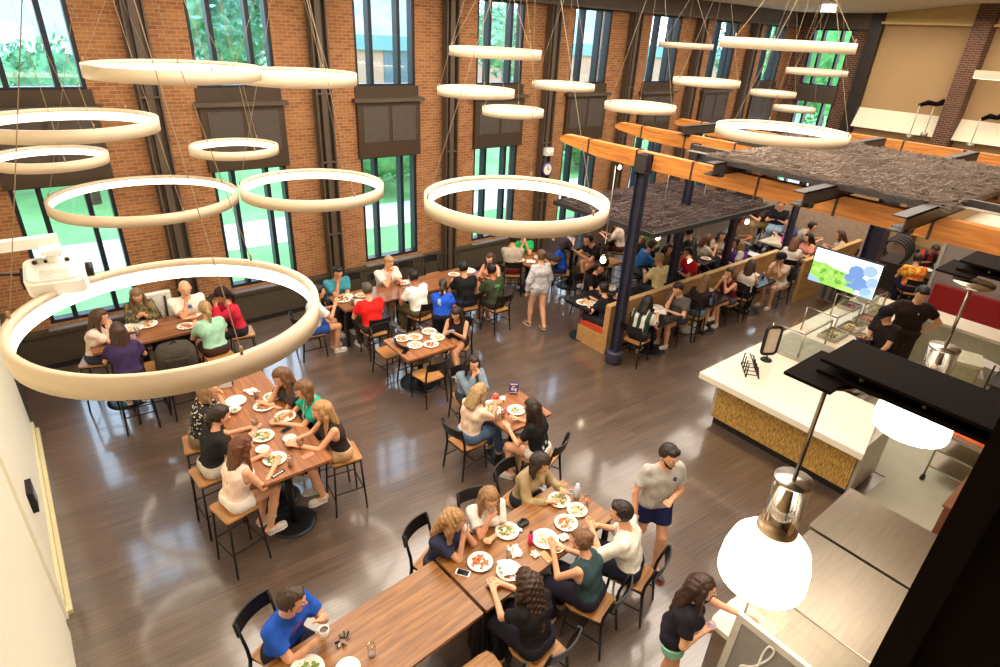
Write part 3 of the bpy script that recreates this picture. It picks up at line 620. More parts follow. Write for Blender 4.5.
b.tube([(-.16, 0, .18), (.24, 0, .18)], .010, 6); b.build('wires', BLK, t)
t = empty('rubber_mat', G(852, 386, .012), 0, 'dark square mat on the kitchen floor under the first girder', 'mat'); MB().prism(rrect(-.3, .3, -.2, .2, .04), 0, .015).build('mat', BLK, t); MB().box(-.26, .26, -.16, .16, .015, .018).build('ribbed_top', mat((40, 36, 36), .8), t)
# stainless counters
ss = steel()
def sscounter(x0, x1, y0, y1, z, label):
    t = empty('stainless_counter', (x0, y0, 0), 0, label, 'counter'); X, Y = x1-x0, y1-y0
    MB().prism(rrect(0, X, 0, Y, .02), z-.04, z).build('worktop', ss, t); MB().box(.03, X-.03, .03, Y-.03, .1, z-.04).build('cabinet', mat((170, 164, 154), .35, .7), t)
    for q in range(3):
        yy = .08+q*(Y-.1)/3; dr = MB().box(.01, .03, yy, yy+(Y-.2)/3-.02, .14, z-.07).build('door', ss, t); MB().tube([(-.01, yy+.1, z-.14), (-.01, yy+.5, z-.14)], .008, 6).build('handle', ss, dr)
    MB().box(.06, X-.06, .06, Y-.06, 0, .1).build('plinth', BLK, t); return t
sscounter(5.49, 6.46, -1.6, 1.44, .92, 'stainless steel worktop next to the end of the white counter')
sscounter(3.72, 5.47, -1.6, 1.41, .90, 'long stainless worktop behind the framed menu board')
t = empty('glass_screen', (3.95, 1.15, .9), 0, 'clear glass guard standing on the stainless worktop behind the menu board', 'glass guard'); MB().box(0, .012, -2.4, .1, 0, .45).build('pane', glass((.95, .95, .92), .35), t)
MB().tube([(0, .1, .0), (0, .1, .46)], .01, 8).tube([(0, .1, .46), (0, -2.4, .46)], .008, 8).build('rail', ss, t)
t = empty('menu_board', (3.53, 1.12, .0), 0, 'grey framed menu board with white script leaning at the counter end', 'sign')
Mb = Matrix.Translation((0, 0, 1.36)) @ Matrix.Rotation(math.radians(5), 4, 'Y')
W = 1.25
MB().box(-.02, .0, -W, 0, -.9, 0, M=Mb).build('board', mat((138, 132, 126), .4, amt=.05), t)
b = MB(); 
for a in ((-.03, .012, -W-.03, .03, -.02, .04), (-.03, .012, -W-.03, .03, -.93, -.88), (-.03, .012, -.02, .035, -.9, .03), (-.03, .012, -W-.03, -W+.02, -.9, .03)): b.box(*a, M=Mb)
b.build('frame', mat((214, 208, 198), .4, .3), t)
b = MB()
def script(pts, r=.009): b.tube([Mb @ V((-.028, -y+.08, z+.09)) for y, z in pts], r, 6)
def sm(pts, n=5):
    out = []
    for i in range(len(pts)-1):
        p0, p1, p2, p3 = pts[max(i-1, 0)], pts[i], pts[i+1], pts[min(i+2, len(pts)-1)]
        for k in range(n):
            s = k/n; out.append(tuple(.5*((2*p1[j])+(-p0[j]+p2[j])*s+(2*p0[j]-5*p1[j]+4*p2[j]-p3[j])*s*s+(-p0[j]+3*p1[j]-3*p2[j]+p3[j])*s**3) for j in (0, 1)))
    return out+[pts[-1]]
b_off = .09
script(sm([(.26, -.42), (.30, -.36), (.36, -.22), (.37, -.13), (.33, -.12), (.31, -.22), (.31, -.38), (.29, -.50), (.23, -.54), (.20, -.48), (.26, -.42), (.36, -.37)]))
script(sm([(.36, -.37), (.39, -.30), (.41, -.36), (.42, -.42), (.46, -.40), (.48, -.33), (.52, -.36), (.50, -.43), (.46, -.40)]), .008)
script(sm([(.56, -.33), (.56, -.42), (.59, -.34), (.63, -.33), (.64, -.42), (.70, -.38)]), .008)
b.build('lettering', mat((236, 232, 226), .5), t)
MB().box(.02, .14, -W+.1, -.1, 0, .9).build('cabinet', mat((200, 192, 180), .4, .4), t)
t = empty('shelf_ledge', (3.66, 1.28, .9), 0, 'white rounded ledge piece behind the top corner of the menu board', 'ledge'); MB().prism(rrect(-.02, .4, -.3, .12, .08), 0, .05).build('top', mat((236, 226, 210), .4), t); MB().tube([(.1, -.05, .05), (.16, -.08, .12), (.2, -.14, .05)], .012, 8).build('tap', mat((160, 120, 90), .3, .8), t)
# cart with an orange tray
t = empty('utility_cart', (9.1, .95, 0), math.radians(-6), 'steel utility cart with three shelves in the kitchen', 'cart')
for z in (.25, .52, .78): MB().prism(rrect(-.3, .55, -.25, .25, .03), z, z+.025).build('shelf', ss, t)
for x in (-.29, .54):
    for y in (-.24, .24): up_ = MB().tube([(x, y, .08), (x, y, .85)], .012, 8).build('upright', ss, t); MB().lathe([(0, -.02), (.045, -.02), (.045, .02), (0, .02)], 14, M=Matrix.Translation((x, y, .045)) @ Matrix.Rotation(PI/2, 4, 'X')).build('wheel', BLK, up_)
t = empty('serving_tray', (9.15, .95, .806), 0, 'orange tray on top of the utility cart', 'tray'); MB().prism(rrect(-.25, .4, -.2, .2, .04), 0, .015).build('tray', mat((232, 120, 66), .4), t); MB().tube([(-.23, -.18, .02), (.38, -.18, .02), (.38, .18, .02), (-.23, .18, .02), (-.23, -.18, .02)], .008, 6).build('rim', mat((232, 120, 66), .4), t)
t = empty('food_package', (9.3, .92, .83), .4, 'white and red package on the orange tray', 'package'); MB().prism(rrect(-.1, .1, -.07, .07, .02), 0, .05).build('box', WHITEC, t); MB().box(-.06, .08, -.05, .04, .05, .053).build('printed_label', mat((190, 60, 50), .5), t)
t = empty('wooden_crate', (7.2, .35, 0), 0, 'brown box partly hidden by the dark column beyond the stainless worktops', 'box'); MB().box(0, .9, -.9, .35, 0, .8).build('box', mat((110, 66, 44), .5), t); MB().box(-.02, .92, -.92, .37, .8, .83).build('lid', mat((120, 76, 52), .4), t)
# chefs' bench, red banquette and far furniture
t = empty('prep_counter', (12.6, 2.2, 0), 0, 'white prep counter behind the two cooks', 'counter'); MB().box(0, .6, -1.2, .7, .86, .92).build('worktop', QZ, t); MB().box(.05, .55, -1.1, .65, 0, .86).build('cabinet', mat((190, 184, 160), .5), t)
t = empty('tall_bin', (11.45, 1.75, 0), .3, 'tall beige container beside the cook with hands on hips', 'container'); MB().prism(rrect(-.25, .25, -.22, .22, .05), 0, .85).build('body', mat((170, 164, 130), .5), t); MB().prism(rrect(-.27, .27, -.24, .24, .05), .85, .9).build('lid', mat((196, 190, 160), .5), t)
t = empty('banquette', (14.6, 3.25, 0), 0, 'dark red banquette back against the grey partition', 'bench')
MB().box(0, .12, -5.5, 0, .28, .98).build('backrest', mat((150, 14, 20), .5, amt=.06), t)
for q in range(6): MB().box(.02, .08, -.5-q*.9, -.44-q*.9, 0, .28).build('leg', BLK, t)
t = empty('partition_wall', (14.78, 3.35, 0), 0, 'grey partition above the red banquette', 'partition'); MB().box(0, .1, -5.6, 0, 0, 2.2).build('panel', mat((150, 138, 134), .6, amt=.08, scale=1.5), t); MB().box(-.03, .13, 0, .06, 0, 2.2).build('end_post', mat((200, 196, 188), .4, .3), t)
t = empty('folding_rack', (11.4, 1.05, 0), 0, 'dark wire shelving under papers near the red banquette', 'rack'); b = MB()
for z in (.3, .6): b.box(0, .7, -.9, .3, z, z+.02)
b.build('shelf', STEELD, t)
for x in (0, .7):
    for y in (-.9, .3): MB().tube([(x, y, 0), (x, y, .95)], .014, 6).build('upright', STEELD, t)
for k, (px, py, a) in enumerate(((972, 372, .3), (955, 385, .8), (990, 365, 1.2))):
    g = G(px, py, .62+.004*k); o = MB().box(-.2, .2, -.15, .15, 0, .004).build('paper_sheet', mat((206, 196, 190), .6)); o.location = g; o.rotation_euler = (0, 0, a); tag(o, ('white paper lying on the wire shelving, middle of three', 'white paper lying on the wire shelving, nearest to the round glass', 'white paper lying on the wire shelving, furthest right')[k], 'paper', 'papers on the wire shelving')
# stacked chairs and dark equipment behind the screen
t = empty('equipment_cart', (15.5, 4.5, 0), .1, 'dark cart with coiled hoses behind the screen', 'cart'); MB().box(0, .9, -.5, .5, .2, .9).build('body', mat((52, 46, 44), .5, .3), t)
for q in range(4): MB().tube([(.1+.2*q, .3*math.cos(a), 1.1+.3*math.sin(a)) for a in [k*PI/6 for k in range(13)]], .03, 6).build('hose_coil', mat((36, 32, 32), .5), t)
t = empty('tray_rack', (13.9, 4.75, 0), .1, 'grey slatted rack standing between the screen and the tie-dye shirt', 'rack'); MB().box(0, .3, -.45, .45, .1, 1.1).build('body', mat((120, 112, 104), .5, .4), t)
for q in range(5): MB().box(-.03, 0, -.4+q*.17, -.34+q*.17, .15, 1.05).build('slat', mat((70, 64, 60), .5, .4), t)

# ================================================================== FURNITURE
def make_chair():
    t = empty('dining_chair', (0, 0, 0), 0, 'x', 'chair')
    b = MB(); P = [(-.19, -.17), (.12, -.205), (.19, -.18), (.205, -.1), (.205, .1), (.19, .18), (.12, .205), (-.19, .17)]
    b.prism(P, .438, .455); b.build('seat', SEATW, t)
    MB().box(-.18, .17, -.17, .17, .405, .438).build('seat_frame', BLK, t)
    for s in (-1, 1): MB().tube([(.16, s*.165, .43), (.19, s*.19, 0)], [.016, .012], 6).build('leg', BLK, t)
    for s in (-1, 1): MB().tube([(-.24, s*.2, 0), (-.19, s*.178, .42), (-.2, s*.18, .55), (-.265, s*.185, .82)], [.013, .018, .017, .013], 6).build('leg', BLK, t)
    b = MB(); n = 9; vs = []
    for i in range(n):
        y = -.2+.4*i/(n-1); c = -.265-.05*(1-(y/.2)**2)+.02
        for dx, z in ((.0, .685), (-.016, .685), (-.045, .825), (-.03, .825)): vs.append((c+dx, y, z))
    fs = [[0, 1, 2, 3][::-1], [(n-1)*4+k for k in range(4)]]
    for i in range(n-1):
        for k in range(4): fs.append([i*4+k, i*4+(k+1) % 4, (i+1)*4+(k+1) % 4, (i+1)*4+k])
    b.add(vs, fs, 0, False).build('backrest', BLK, t)
    b = MB(); b.tube([(.175, -.175, .2), (-.2, -.187, .2)], .009, 5).tube([(.175, .175, .2), (-.2, .187, .2)], .009, 5).tube([(0, -.18, .2), (0, .18, .2)], .009, 5).build('stretcher', BLK, t)
    return t
def make_stool():
    t = empty('bar_stool', (0, 0, 0), 0, 'x', 'stool')
    MB().prism(rrect(-.18, .18, -.19, .19, .03), .735, .758).build('seat', SEATW, t)
    MB().box(-.165, .165, -.175, .175, .705, .735).build('seat_frame', BLK, t)
    for sx in (-1, 1):
        for sy in (-1, 1): MB().tube([(sx*.155, sy*.165, .72), (sx*.19, sy*.2, 0)], .0125, 6).build('leg', BLK, t)
    b = MB(); b.tube([(.18, -.19, .24), (.18, .19, .24)], .009, 5).tube([(-.178, -.188, .28), (-.178, .188, .28)], .009, 5).tube([(.17, -.182, .32), (-.17, -.182, .32)], .009, 5).tube([(.17, .182, .32), (-.17, .182, .32)], .009, 5); b.build('footrest', BLK, t)
    return t
CHAIR, STOOL = Proto(make_chair()), Proto(make_stool())
TABS = []
def TG(px, py, h, m=.10):                 # measured point on the nearest table top of that height
    g = G(px, py, h); best = None
    for cx, cy, X, Y, r, hh in TABS:
        if abs(hh-h) > .03: continue
        c, s = math.cos(r), math.sin(r); u, w = (g.x-cx)*c+(g.y-cy)*s, -(g.x-cx)*s+(g.y-cy)*c
        u2, w2 = max(-X+m, min(X-m, u)), max(-Y+m, min(Y-m, w)); d = math.hypot(u-u2, w-w2)
        if best is None or d < best[0]: best = (d, V((cx+u2*c-w2*s, cy+u2*s+w2*c, max(h, hh))))
    return best[1] if best and best[0] < .7 else g
def table(name, x0, x1, y0, y1, h, rot, label, wd, bases=None, r=.28, legs=False):
    cx, cy = (x0+x1)/2, (y0+y1)/2; X, Y = (x1-x0)/2, (y1-y0)/2
    t = empty(name, (cx, cy, 0), math.radians(rot), label, 'table'); TABS.append((cx, cy, X, Y, math.radians(rot), h))
    MB().prism(rrect(-X, X, -Y, Y, .012), h-.035, h).build('tabletop', wd, t)
    MB().box(-X+.03, X-.03, -Y+.03, Y-.03, h-.07, h-.035).build('under_frame', BLK, t)
    if legs:
        for sx in (-1, 1):
            for sy in (-1, 1): MB().box(sx*(X-.04)-.025, sx*(X-.04)+.025, sy*(Y-.05)-.025, sy*(Y-.05)+.025, 0, h-.05).build('leg', BLK, t)
    else:
        for bx, by in bases or ((0, 0),):
            MB().tube([(bx, by, .02), (bx, by, h-.06)], .045, 12).build('column', BLK, t)
            MB().lathe([(0, 0), (r, 0), (r, .012), (r*.8, .022), (.06, .035), (0, .035)], 36, (bx, by, 0)).build('base', mat((30, 32, 36), .4, .4), t)
            MB().box(bx-.2, bx+.2, by-.03, by+.03, h-.08, h-.06).box(bx-.03, bx+.03, by-.2, by+.2, h-.08, h-.06).build('bracket', BLK, t)
    return t
table('bar_table', .22, 1.78, 8.96, 9.68, 1.05, 0, 'long high wooden table under the window at the far left', TABLE_WOOD3, ((-.5, 0), (.5, 0)))
table('dining_table', 3.95, 5.3, 9.0, 9.72, .75, 0, 'wooden table by the wall where the red shirt and white shirts sit', TABLE_WOOD3, legs=True)
table('dining_table', 5.32, 7.1, 8.98, 9.70, .75, 0, 'wooden table by the wall where the black shirts sit', TABLE_WOOD3, legs=True)
table('dining_table', 3.97, 4.88, 6.87, 7.67, .75, 0, 'square wooden table holding six dirty plates', TABLE_WOOD2, r=.34)
table('dining_table', 4.08, 4.84, 4.60, 5.32, .75, 0, 'small wooden table shared by the three women around the purple card', TABLE_WOOD2, r=.34)
table('bar_table', 1.17, 1.94, 5.03, 7.36, 1.05, 0, 'long high wooden table with six women on stools', TABLE_WOOD2, ((0, -.75), (0, -.25), (0, .75)), r=.26)
R35 = 3.5
def T5(u, w, h=.75): a = math.radians(R35); return V((3.16+u*math.cos(a)-w*math.sin(a), 3.13+u*math.sin(a)+w*math.cos(a), h))
table('dining_table', 3.16-.90, 3.16+.90, 3.13-.375, 3.13+.375, .75, R35, 'wooden table crowded with plates around which six guests sit in the foreground', TABLE_WOOD, legs=True)
table('dining_table', 1.33-.91, 1.33+.90, 3.015-.375, 3.015+.375, .75, R35, 'mostly empty wooden table at the bottom edge in front of the blue shirt', TABLE_WOOD, legs=True)
table('dining_table', 8.15, 9.0, 9.0, 9.8, .75, 20, 'table with crumpled napkins between the grey shirt and the blue shirt', TABLE_WOOD2)
BKT = mat((34, 33, 36), .16, amt=.1, key='blacktop')
table('dining_table', 7.68, 8.28, 6.62, 7.32, .75, 0, 'small black table next to the orange booth bench, nearest the camera', BKT)
table('dining_table', 8.36, 9.0, 6.7, 7.32, .75, 0, 'small black table beside the booth wall behind the nearest blue post', BKT)
for k, (x, lab) in enumerate(((8.66, 'small black table between the dark haired woman and the boy in grey'), (10.3, 'small black table between the woman in jean shorts and the maroon top'), (12.0, 'small black table between the white top and the dark cap by the booth wall'))):
    table('dining_table', x-.38, x+.38, 5.52, 6.17, .74, 0, lab, BKT)
table('dining_table', 10.0, 10.75, 7.1, 7.75, .75, 0, 'dark table behind the booth wall next to the yellow shirt', BKT)
table('dining_table', 11.5, 12.3, 6.95, 7.7, .75, 0, 'dark table behind the booth wall next to the red shirt', BKT)
table('dining_table', 13.0, 13.7, 6.5, 7.2, .75, 0, 'table with a white top behind the booth wall by the purple shirt', mat((214, 214, 220), .3))
table('bar_table', 9.2, 10.9, 8.65, 9.35, 1.05, 0, 'dark high table behind the nearest post', BKT, ((-.5, 0), (.5, 0)))
table('bar_table', 11.6, 13.4, 8.5, 9.2, 1.05, 0, 'dark high table near the back under the lower wire panel', BKT, ((-.5, 0), (.5, 0)))
table('dining_table', 15.6, 16.4, 3.55, 4.2, .75, 0, 'dark table between the tie-dye shirt and the red and black shirt', BKT)
table('bar_table', 15.8, 17.0, 7.9, 8.5, 1.05, 0, 'dark high table at the far back with hanging bags', BKT)
table('dining_table', 14.7, 15.6, 6.7, 7.3, .75, 0, 'light table behind the oak partition by the screen', mat((196, 180, 160), .4))

# ================================================================== PEOPLE
def smin(a, b, k):
    h = np.clip(.5+.5*(b-a)/k, 0, 1); return b*(1-h)+a*h-k*h*(1-h)
def arr(p): return np.array([p[0], p[1], p[2]], np.float32)
def cone(P, a, b, r1, r2):
    a, b = arr(a), arr(b); ba = b-a; L = float((ba*ba).sum())+1e-9
    h = np.clip(((P-a)@ba)/L, 0, 1)
    q = P-a-h[..., None]*ba
    return np.sqrt((q*q).sum(-1)) - (r1+(r2-r1)*h)
def ellp(P, c, r, Rm=None):
    q = P-arr(c)
    if Rm is not None: q = q@Rm
    r = np.array(r, np.float32); k0 = np.sqrt(((q/r)**2).sum(-1)); k1 = np.sqrt(((q/(r*r))**2).sum(-1))+1e-6
    return k0*(k0-1)/k1
OFFS = [(i, j, k) for i in (0, 1) for j in (0, 1) for k in (0, 1)]
EDG = [(a, b) for a in range(8) for b in range(a+1, 8) if sum(abs(OFFS[a][i]-OFFS[b][i]) for i in range(3)) == 1]
def nets(F, org, h):
    nx, ny, nz = F.shape
    c = [F[o[0]:nx-1+o[0], o[1]:ny-1+o[1], o[2]:nz-1+o[2]] for o in OFFS]
    s = [x < 0 for x in c]; cnt = sum(x.astype(np.int8) for x in s); act = (cnt > 0) & (cnt < 8)
    idx = np.full(act.shape, -1, np.int64); I = np.argwhere(act); idx[act] = np.arange(len(I))
    if len(I) == 0: return None
    cv = np.stack([x[act] for x in c], 1); acc = np.zeros((len(I), 3)); n = np.zeros(len(I)); O = np.array(OFFS, float)
    for a, b in EDG:
        m = (cv[:, a] < 0) != (cv[:, b] < 0); t = cv[m, a]/(cv[m, a]-cv[m, b])
        acc[m] += O[a]+(O[b]-O[a])*t[:, None]; n[m] += 1
    vs = (I+acc/n[:, None])*h+org
    quads = []
    S = F < 0
    for ax in range(3):
        sl0 = [slice(1, -1)]*3; sl0[ax] = slice(0, -1); sl1 = list(sl0); sl1[ax] = slice(1, None)
        A, B = S[tuple(sl0)], S[tuple(sl1)]; u, w = (ax+1) % 3, (ax+2) % 3
        for flip, mk in ((False, A & ~B), (True, ~A & B)):
            J = np.argwhere(mk)
            if len(J) == 0: continue
            J = J+np.array([0 if i == ax else 1 for i in range(3)])
            du = np.zeros(3, int); du[u] = 1; dw = np.zeros(3, int); dw[w] = 1
            q = [J-du-dw, J-dw, J, J-du]
            lim = np.array(idx.shape)
            ok = np.all([np.all((x >= 0) & (x < lim), 1) for x in q], 0)
            qi = np.stack([idx[x[ok][:, 0], x[ok][:, 1], x[ok][:, 2]] for x in q], 1)
            quads.append(qi[:, ::-1] if flip else qi)
    return vs, np.concatenate(quads)
def sdf_mesh(fn, lo, hi, h):
    lo = np.array(lo)-2.5*h; hi = np.array(hi)+2.5*h; n = np.ceil((hi-lo)/h).astype(int)+1
    g = np.stack(np.meshgrid(*[lo[i]+h*np.arange(n[i]) for i in range(3)], indexing='ij'), -1).astype(np.float32)
    F = fn(g.reshape(-1, 3)).reshape(n); F[0] = F[-1] = 1; F[:, 0] = F[:, -1] = 1; F[:, :, 0] = F[:, :, -1] = 1
    return nets(F, lo, h)
def np_object(name, vq, mats, parent, extra=None):
    vs, qs = vq; ex_v = extra.v if extra else []; ex_f = extra.f if extra else []
    nv = len(vs); me = bpy.data.meshes.new(name)
    av = np.concatenate([vs, np.array(ex_v, float).reshape(-1, 3)]) if ex_v else vs
    loops = list(qs.reshape(-1)); starts = list(range(0, 4*len(qs), 4)); tot = [4]*len(qs); mi = [0]*len(qs)
    for f, m in zip(ex_f, extra.mi if extra else []):
        starts.append(len(loops)); tot.append(len(f)); loops += [i+nv for i in f]; mi.append(m)
    me.vertices.add(len(av)); me.vertices.foreach_set('co', av.astype(np.float32).ravel())
    me.loops.add(len(loops)); me.loops.foreach_set('vertex_index', np.array(loops, np.int32))
    me.polygons.add(len(starts)); me.polygons.foreach_set('loop_start', np.array(starts, np.int32)); 
    me.polygons.foreach_set('material_index', np.array(mi, np.int32)); me.polygons.foreach_set('use_smooth', np.ones(len(starts), bool))
    for m in mats: me.materials.append(m)
    me.update(calc_edges=True); me.validate()
    o = bpy.data.objects.new(name, me); C.objects.link(o); o.parent = parent; return o
def ik(S, T, l1, l2, hint):
    d = T-S; L = d.length; mx = (l1+l2)*.985
    if L > mx: T = S+d*(mx/L); d = T-S; L = mx
    a = (l1*l1-l2*l2+L*L)/(2*L); h = math.sqrt(max(l1*l1-a*a, 1e-5)); dn = d/L
    hn = hint-dn*hint.dot(dn); hn.normalize()
    return S+dn*a+hn*h, T
SK = [(226, 168, 132), (208, 148, 110), (176, 112, 78), (138, 86, 58)]
def person(p):
    """one guest; local frame: forward +X, left +Y, origin on the floor under the pelvis"""
    seat = p.get('seat', 'c'); stand = seat == 'st'; hs = {'c': .455, 's': .758, 'st': 0}[seat]
    fem = p.get('fem', True); sc = p.get('sc', .96 if fem else 1.03); lean = math.radians(p.get('lean', 14 if not stand else 3))
    face = math.radians(p['a']); fx = V((math.cos(face), math.sin(face), 0))
    pz = (hs+.085 if not stand else .93*sc)
    up = V((math.sin(lean), 0, math.cos(lean))); neck_l = .47*sc; head_l = .155*sc
    pel = V((0, 0, pz)); chest = pel+up*.30*sc; nb = pel+up*neck_l
    hp = math.radians(p.get('hp', 12)); hy = math.radians(p.get('hy', 0)); la = lean*.8+hp*.5
    hd = nb+V((math.sin(la), 0, math.cos(la)))*head_l + V((.02, 0, 0))
    # place: head seen at a measured point of the photo
    g = G(p['x'], p['y'], hd.z); base = V((g.x, g.y, 0))-fx*hd.x
    if 'at' in p: base = V((p['at'][0], p['at'][1], 0))
    if 'miny' in p: base.y = max(base.y, p['miny'])
    if 'maxy' in p: base.y = min(base.y, p['maxy'])
    root = empty('person', base, face, p['label'], 'person')
    dist = (base-V((0, 0, EYE))).length
    h = .0105 if dist < 7.6 else .014 if dist < 9.8 else .02
    if dist > 13: h = .027
    mn = h*.75
    if stand and 'legs' not in p: p['legs'] = 'walk'
    Rh = Matrix.Rotation(hy, 3, 'Z') @ Matrix.Rotation(hp, 3, 'Y'); Rn = np.array(Rh, np.float32)
    def H(x, y, z): return hd+Rh @ V((x, y, z))*sc
    sw = (.162 if fem else .182)*sc; fat = p.get('fat', 1)
    S = {s: nb-up*.068*sc+V((0, s*sw, 0)) for s in (-1, 1)}
    th = hs+.30 if seat != 's' else 1.05
    if seat == 'c': th = .75
    pose = p.get('arms', 'table'); tgt = {}
    def tp(s, kind):
        R_ = hd.x
        if kind == 'table': return V((R_+.22, s*.13, th+.035))
        if kind == 'table2': return V((R_+.30, s*.06, th+.035))
        if kind == 'mouth': return H(.14, s*.035, -.11)
        if kind == 'chin': return H(.10, s*.03, -.15)
        if kind == 'cheek': return H(.06, s*.07, -.12)
        if kind == 'hold': return V((R_+.24, s*.05, th+.13))
        if kind == 'hold2': return V((R_+.17, s*.10, th+.16))
        if kind == 'down': return S[s]+V((.06, s*.07, -.50*sc))
        if kind == 'hip': return pel+V((.07, s*.22, .06))
        if kind == 'belly': return pel+V((.21, s*.05, .16))
        if kind == 'lap': return V((.26, s*.08, pz+.06))
        if kind == 'reach': return S[s]+V((.45, s*.05, -.18))
        if kind == 'cross': return V((R_+.2, -s*.04, th+.04))
        if kind == 'hair': return H(.02, s*.13, .0)
        return V(kind)
    ks = pose if isinstance(pose, (list, tuple)) else {'eat': ('mouth', 'mouth'), 'mouthR': ('mouth', 'table'), 'mouthL': ('table', 'mouth'), 'chinR': ('chin', 'cross'), 'chinL': ('cross', 'chin')}.get(pose, (pose, pose))
    tgt[-1], tgt[1] = tp(-1, ks[0]), tp(1, ks[1])                    # right hand (y<0), left hand
    A = {}
    for s in (-1, 1):
        k = ks[0] if s < 0 else ks[1]
        hint = V((-.25, s*.6, -1)) if k not in ('hip',) else V((-.3, s*1.5, .2))
        el, wr = ik(S[s], tgt[s], .275*sc, .245*sc, hint); A[s] = (S[s], el, wr, k)
    # legs
    hipw = .088*sc; Lg = {}
    for s in (-1, 1):
        hip = V((0.0, s*hipw, pz-.01))
        if not stand:
            cr = p.get('legs', 'sit'); fz = .085 if seat == 'c' else .30
            kn = V((.41*sc, s*(.11 if cr != 'cross' else .05), hs+.05))
            an = V((kn.x-.02+(.12 if cr == 'out' else -.04), s*.10, fz))
            if cr == 'cross' and s < 0: kn = V((.42*sc, .0, hs+.13)); an = V((.58*sc, .13, fz+.22))
            if seat == 's': an = V((kn.x-.12, s*.09, fz))
            if cr == 'back': an = V((kn.x-.3, s*.08, .1))
        else:
            wk = p['legs']
            off = (.16*s if wk == 'walk' else .0); an = V((off, s*.075, .085 if off >= 0 else .12)); kn = V((off*.5+.06, s*.085, .50*sc))
        Lg[s] = (hip, kn, an)
    fdir = V((1, 0, -.12))
    hw = {s: ((A[s][2]-A[s][1]).normalized()) for s in (-1, 1)}
    def limb_r(r): return max(r*sc, mn)
    def torso(P, e):
        d = cone(P, pel+V((0, -.075*sc, .0)), pel+V((0, .075*sc, .0)), .105*sc*fat+e, .105*sc*fat+e)
        w = pel+up*.15*sc; wr_ = (.095 if fem else .108)*sc*fat
        d = smin(d, cone(P, w+V((0, -.05, 0)), w+V((0, .05, 0)), wr_+e, wr_+e), .06)
        cw = sw*.52
        d = smin(d, cone(P, chest+V((0, -cw, .01)), chest+V((0, cw, .01)), .106*sc*fat+e, .106*sc*fat+e), .07)
        d = smin(d, cone(P, S[-1]*.8+S[1]*.2+V((0, 0, .012)), S[1]*.8+S[-1]*.2+V((0, 0, .014)), .050*sc+e*.6, .050*sc+e*.6), .05)
        d = smin(d, cone(P, nb-up*.05, nb+up*.005, .055*sc+e*.3, .045*sc+e*.3), .05)
        if fem: d = smin(d, np.minimum(ellp(P, chest+V((.085, .055, -.02)), (.055+e, .055+e, .06+e)), ellp(P, chest+V((.085, -.055, -.02)), (.055+e, .055+e, .06+e))), .04)
        return d
    def body(P):
        d = torso(P, 0)
        d = smin(d, cone(P, nb-up*.03, hd-Rh @ V((.02, 0, .06)), .056*sc if not fem else .048*sc, .05*sc if not fem else .044*sc), .03)
        q = P
        hh = ellp(q, H(-.008, 0, .022), (.098*sc, .077*sc, .104*sc), Rn)
        jaw = cone(q, H(.03, 0, -.045), H(.058, 0, -.085), .052*sc, .03*sc)
        hh = smin(hh, jaw, .035)
        hh = smin(hh, cone(q, H(.088, 0, .012), H(.108, 0, -.022), .009, .015), .012)
        hh = smin(hh, cone(q, H(.083, -.028, .034), H(.083, .028, .034), .011, .011), .02)
        for s in (-1, 1):
            hh = smin(hh, ellp(q, H(-.008, s*.079, .0), (.02, .012, .032), Rn), .008)
        d = smin(d, hh, .02)
        for s in (-1, 1):
            a, b, c, k = A[s]
            d = smin(d, cone(P, a, b, limb_r(.05 if not fem else .043), limb_r(.040 if not fem else .035)), .03)
            d = smin(d, cone(P, b, c, limb_r(.039 if not fem else .034), limb_r(.026)), .012)
            w = hw[s]; sd_ = w.cross(V((0, 0, 1))); sd_ = sd_.normalized() if sd_.length > .1 else V((0, 1, 0))
            for o in (-.018, .018): d = smin(d, cone(P, c+sd_*o*.5, c+w*.075+sd_*o, max(.017, mn), max(.016, mn)), .012)
            hip, kn, an = Lg[s]
            d = smin(d, cone(P, hip, kn, limb_r(.086), limb_r(.058)), .04)
            d = smin(d, cone(P, kn, kn*.6+an*.4, limb_r(.055), limb_r(.054)), .02)
            d = smin(d, cone(P, kn*.6+an*.4, an, limb_r(.054), limb_r(.036)), .02)
            d = smin(d, cone(P, an+V((-.03, 0, -.02)), an+V((.13, s*.02, -.055)), .034, .026), .02)
        return d
    pts = [pel, nb, hd+V((0, 0, .17)), *[x for s in (-1, 1) for x in (*A[s][:3], A[s][2]+hw[s]*.12, *Lg[s])]]
    lo = [min(v[i] for v in pts)-.14 for i in range(3)]; hi = [max(v[i] for v in pts)+.15 for i in range(3)]; lo[2] = max(lo[2]-.0, -.0); hi[2] = hd.z+.16; lo[2] = max(0, min(v[2] for v in pts)-.1)
    ex = MB(); skc = SK[p.get('skin', 0)]
    for s in (-1, 1):                                              # fingers, thumb, eyes
        a, b_, c, k = A[s]; w = hw[s]; sd_ = w.cross(V((0, 0, 1))); sd_ = sd_.normalized() if sd_.length > .1 else V((0, 1, 0))
        nrm = sd_.cross(w).normalized()
        if nrm.z > 0: nrm = -nrm
        curl = 55 if k in ('mouth', 'chin', 'hold', 'cheek', 'hip', 'belly') else 28
        for j, (o, l) in enumerate(((-.030, .062), (-.010, .072), (.010, .068), (.030, .052))):
            p0 = c+w*.072+sd_*o*.95; pp = [p0]; d_ = w.copy()
            for q in range(3):
                d_ = (Matrix.Rotation(math.radians(curl*(.7+.15*j)/2), 3, sd_) @ d_); 
                if q == 0 and d_.dot(nrm) < w.dot(nrm)-1e-6: d_ = Matrix.Rotation(math.radians(-curl*(.7+.15*j)), 3, sd_) @ d_
                sg = 1
                pp.append(pp[-1]+d_*l/3)
            ex.tube(pp, [.0095, .009, .0085, .006], 5)
        ts = sd_*(-s if s*sd_.y > 0 else s); ts = -sd_*s if (sd_*s).dot(V((0, s, 0))) > 0 else sd_*s
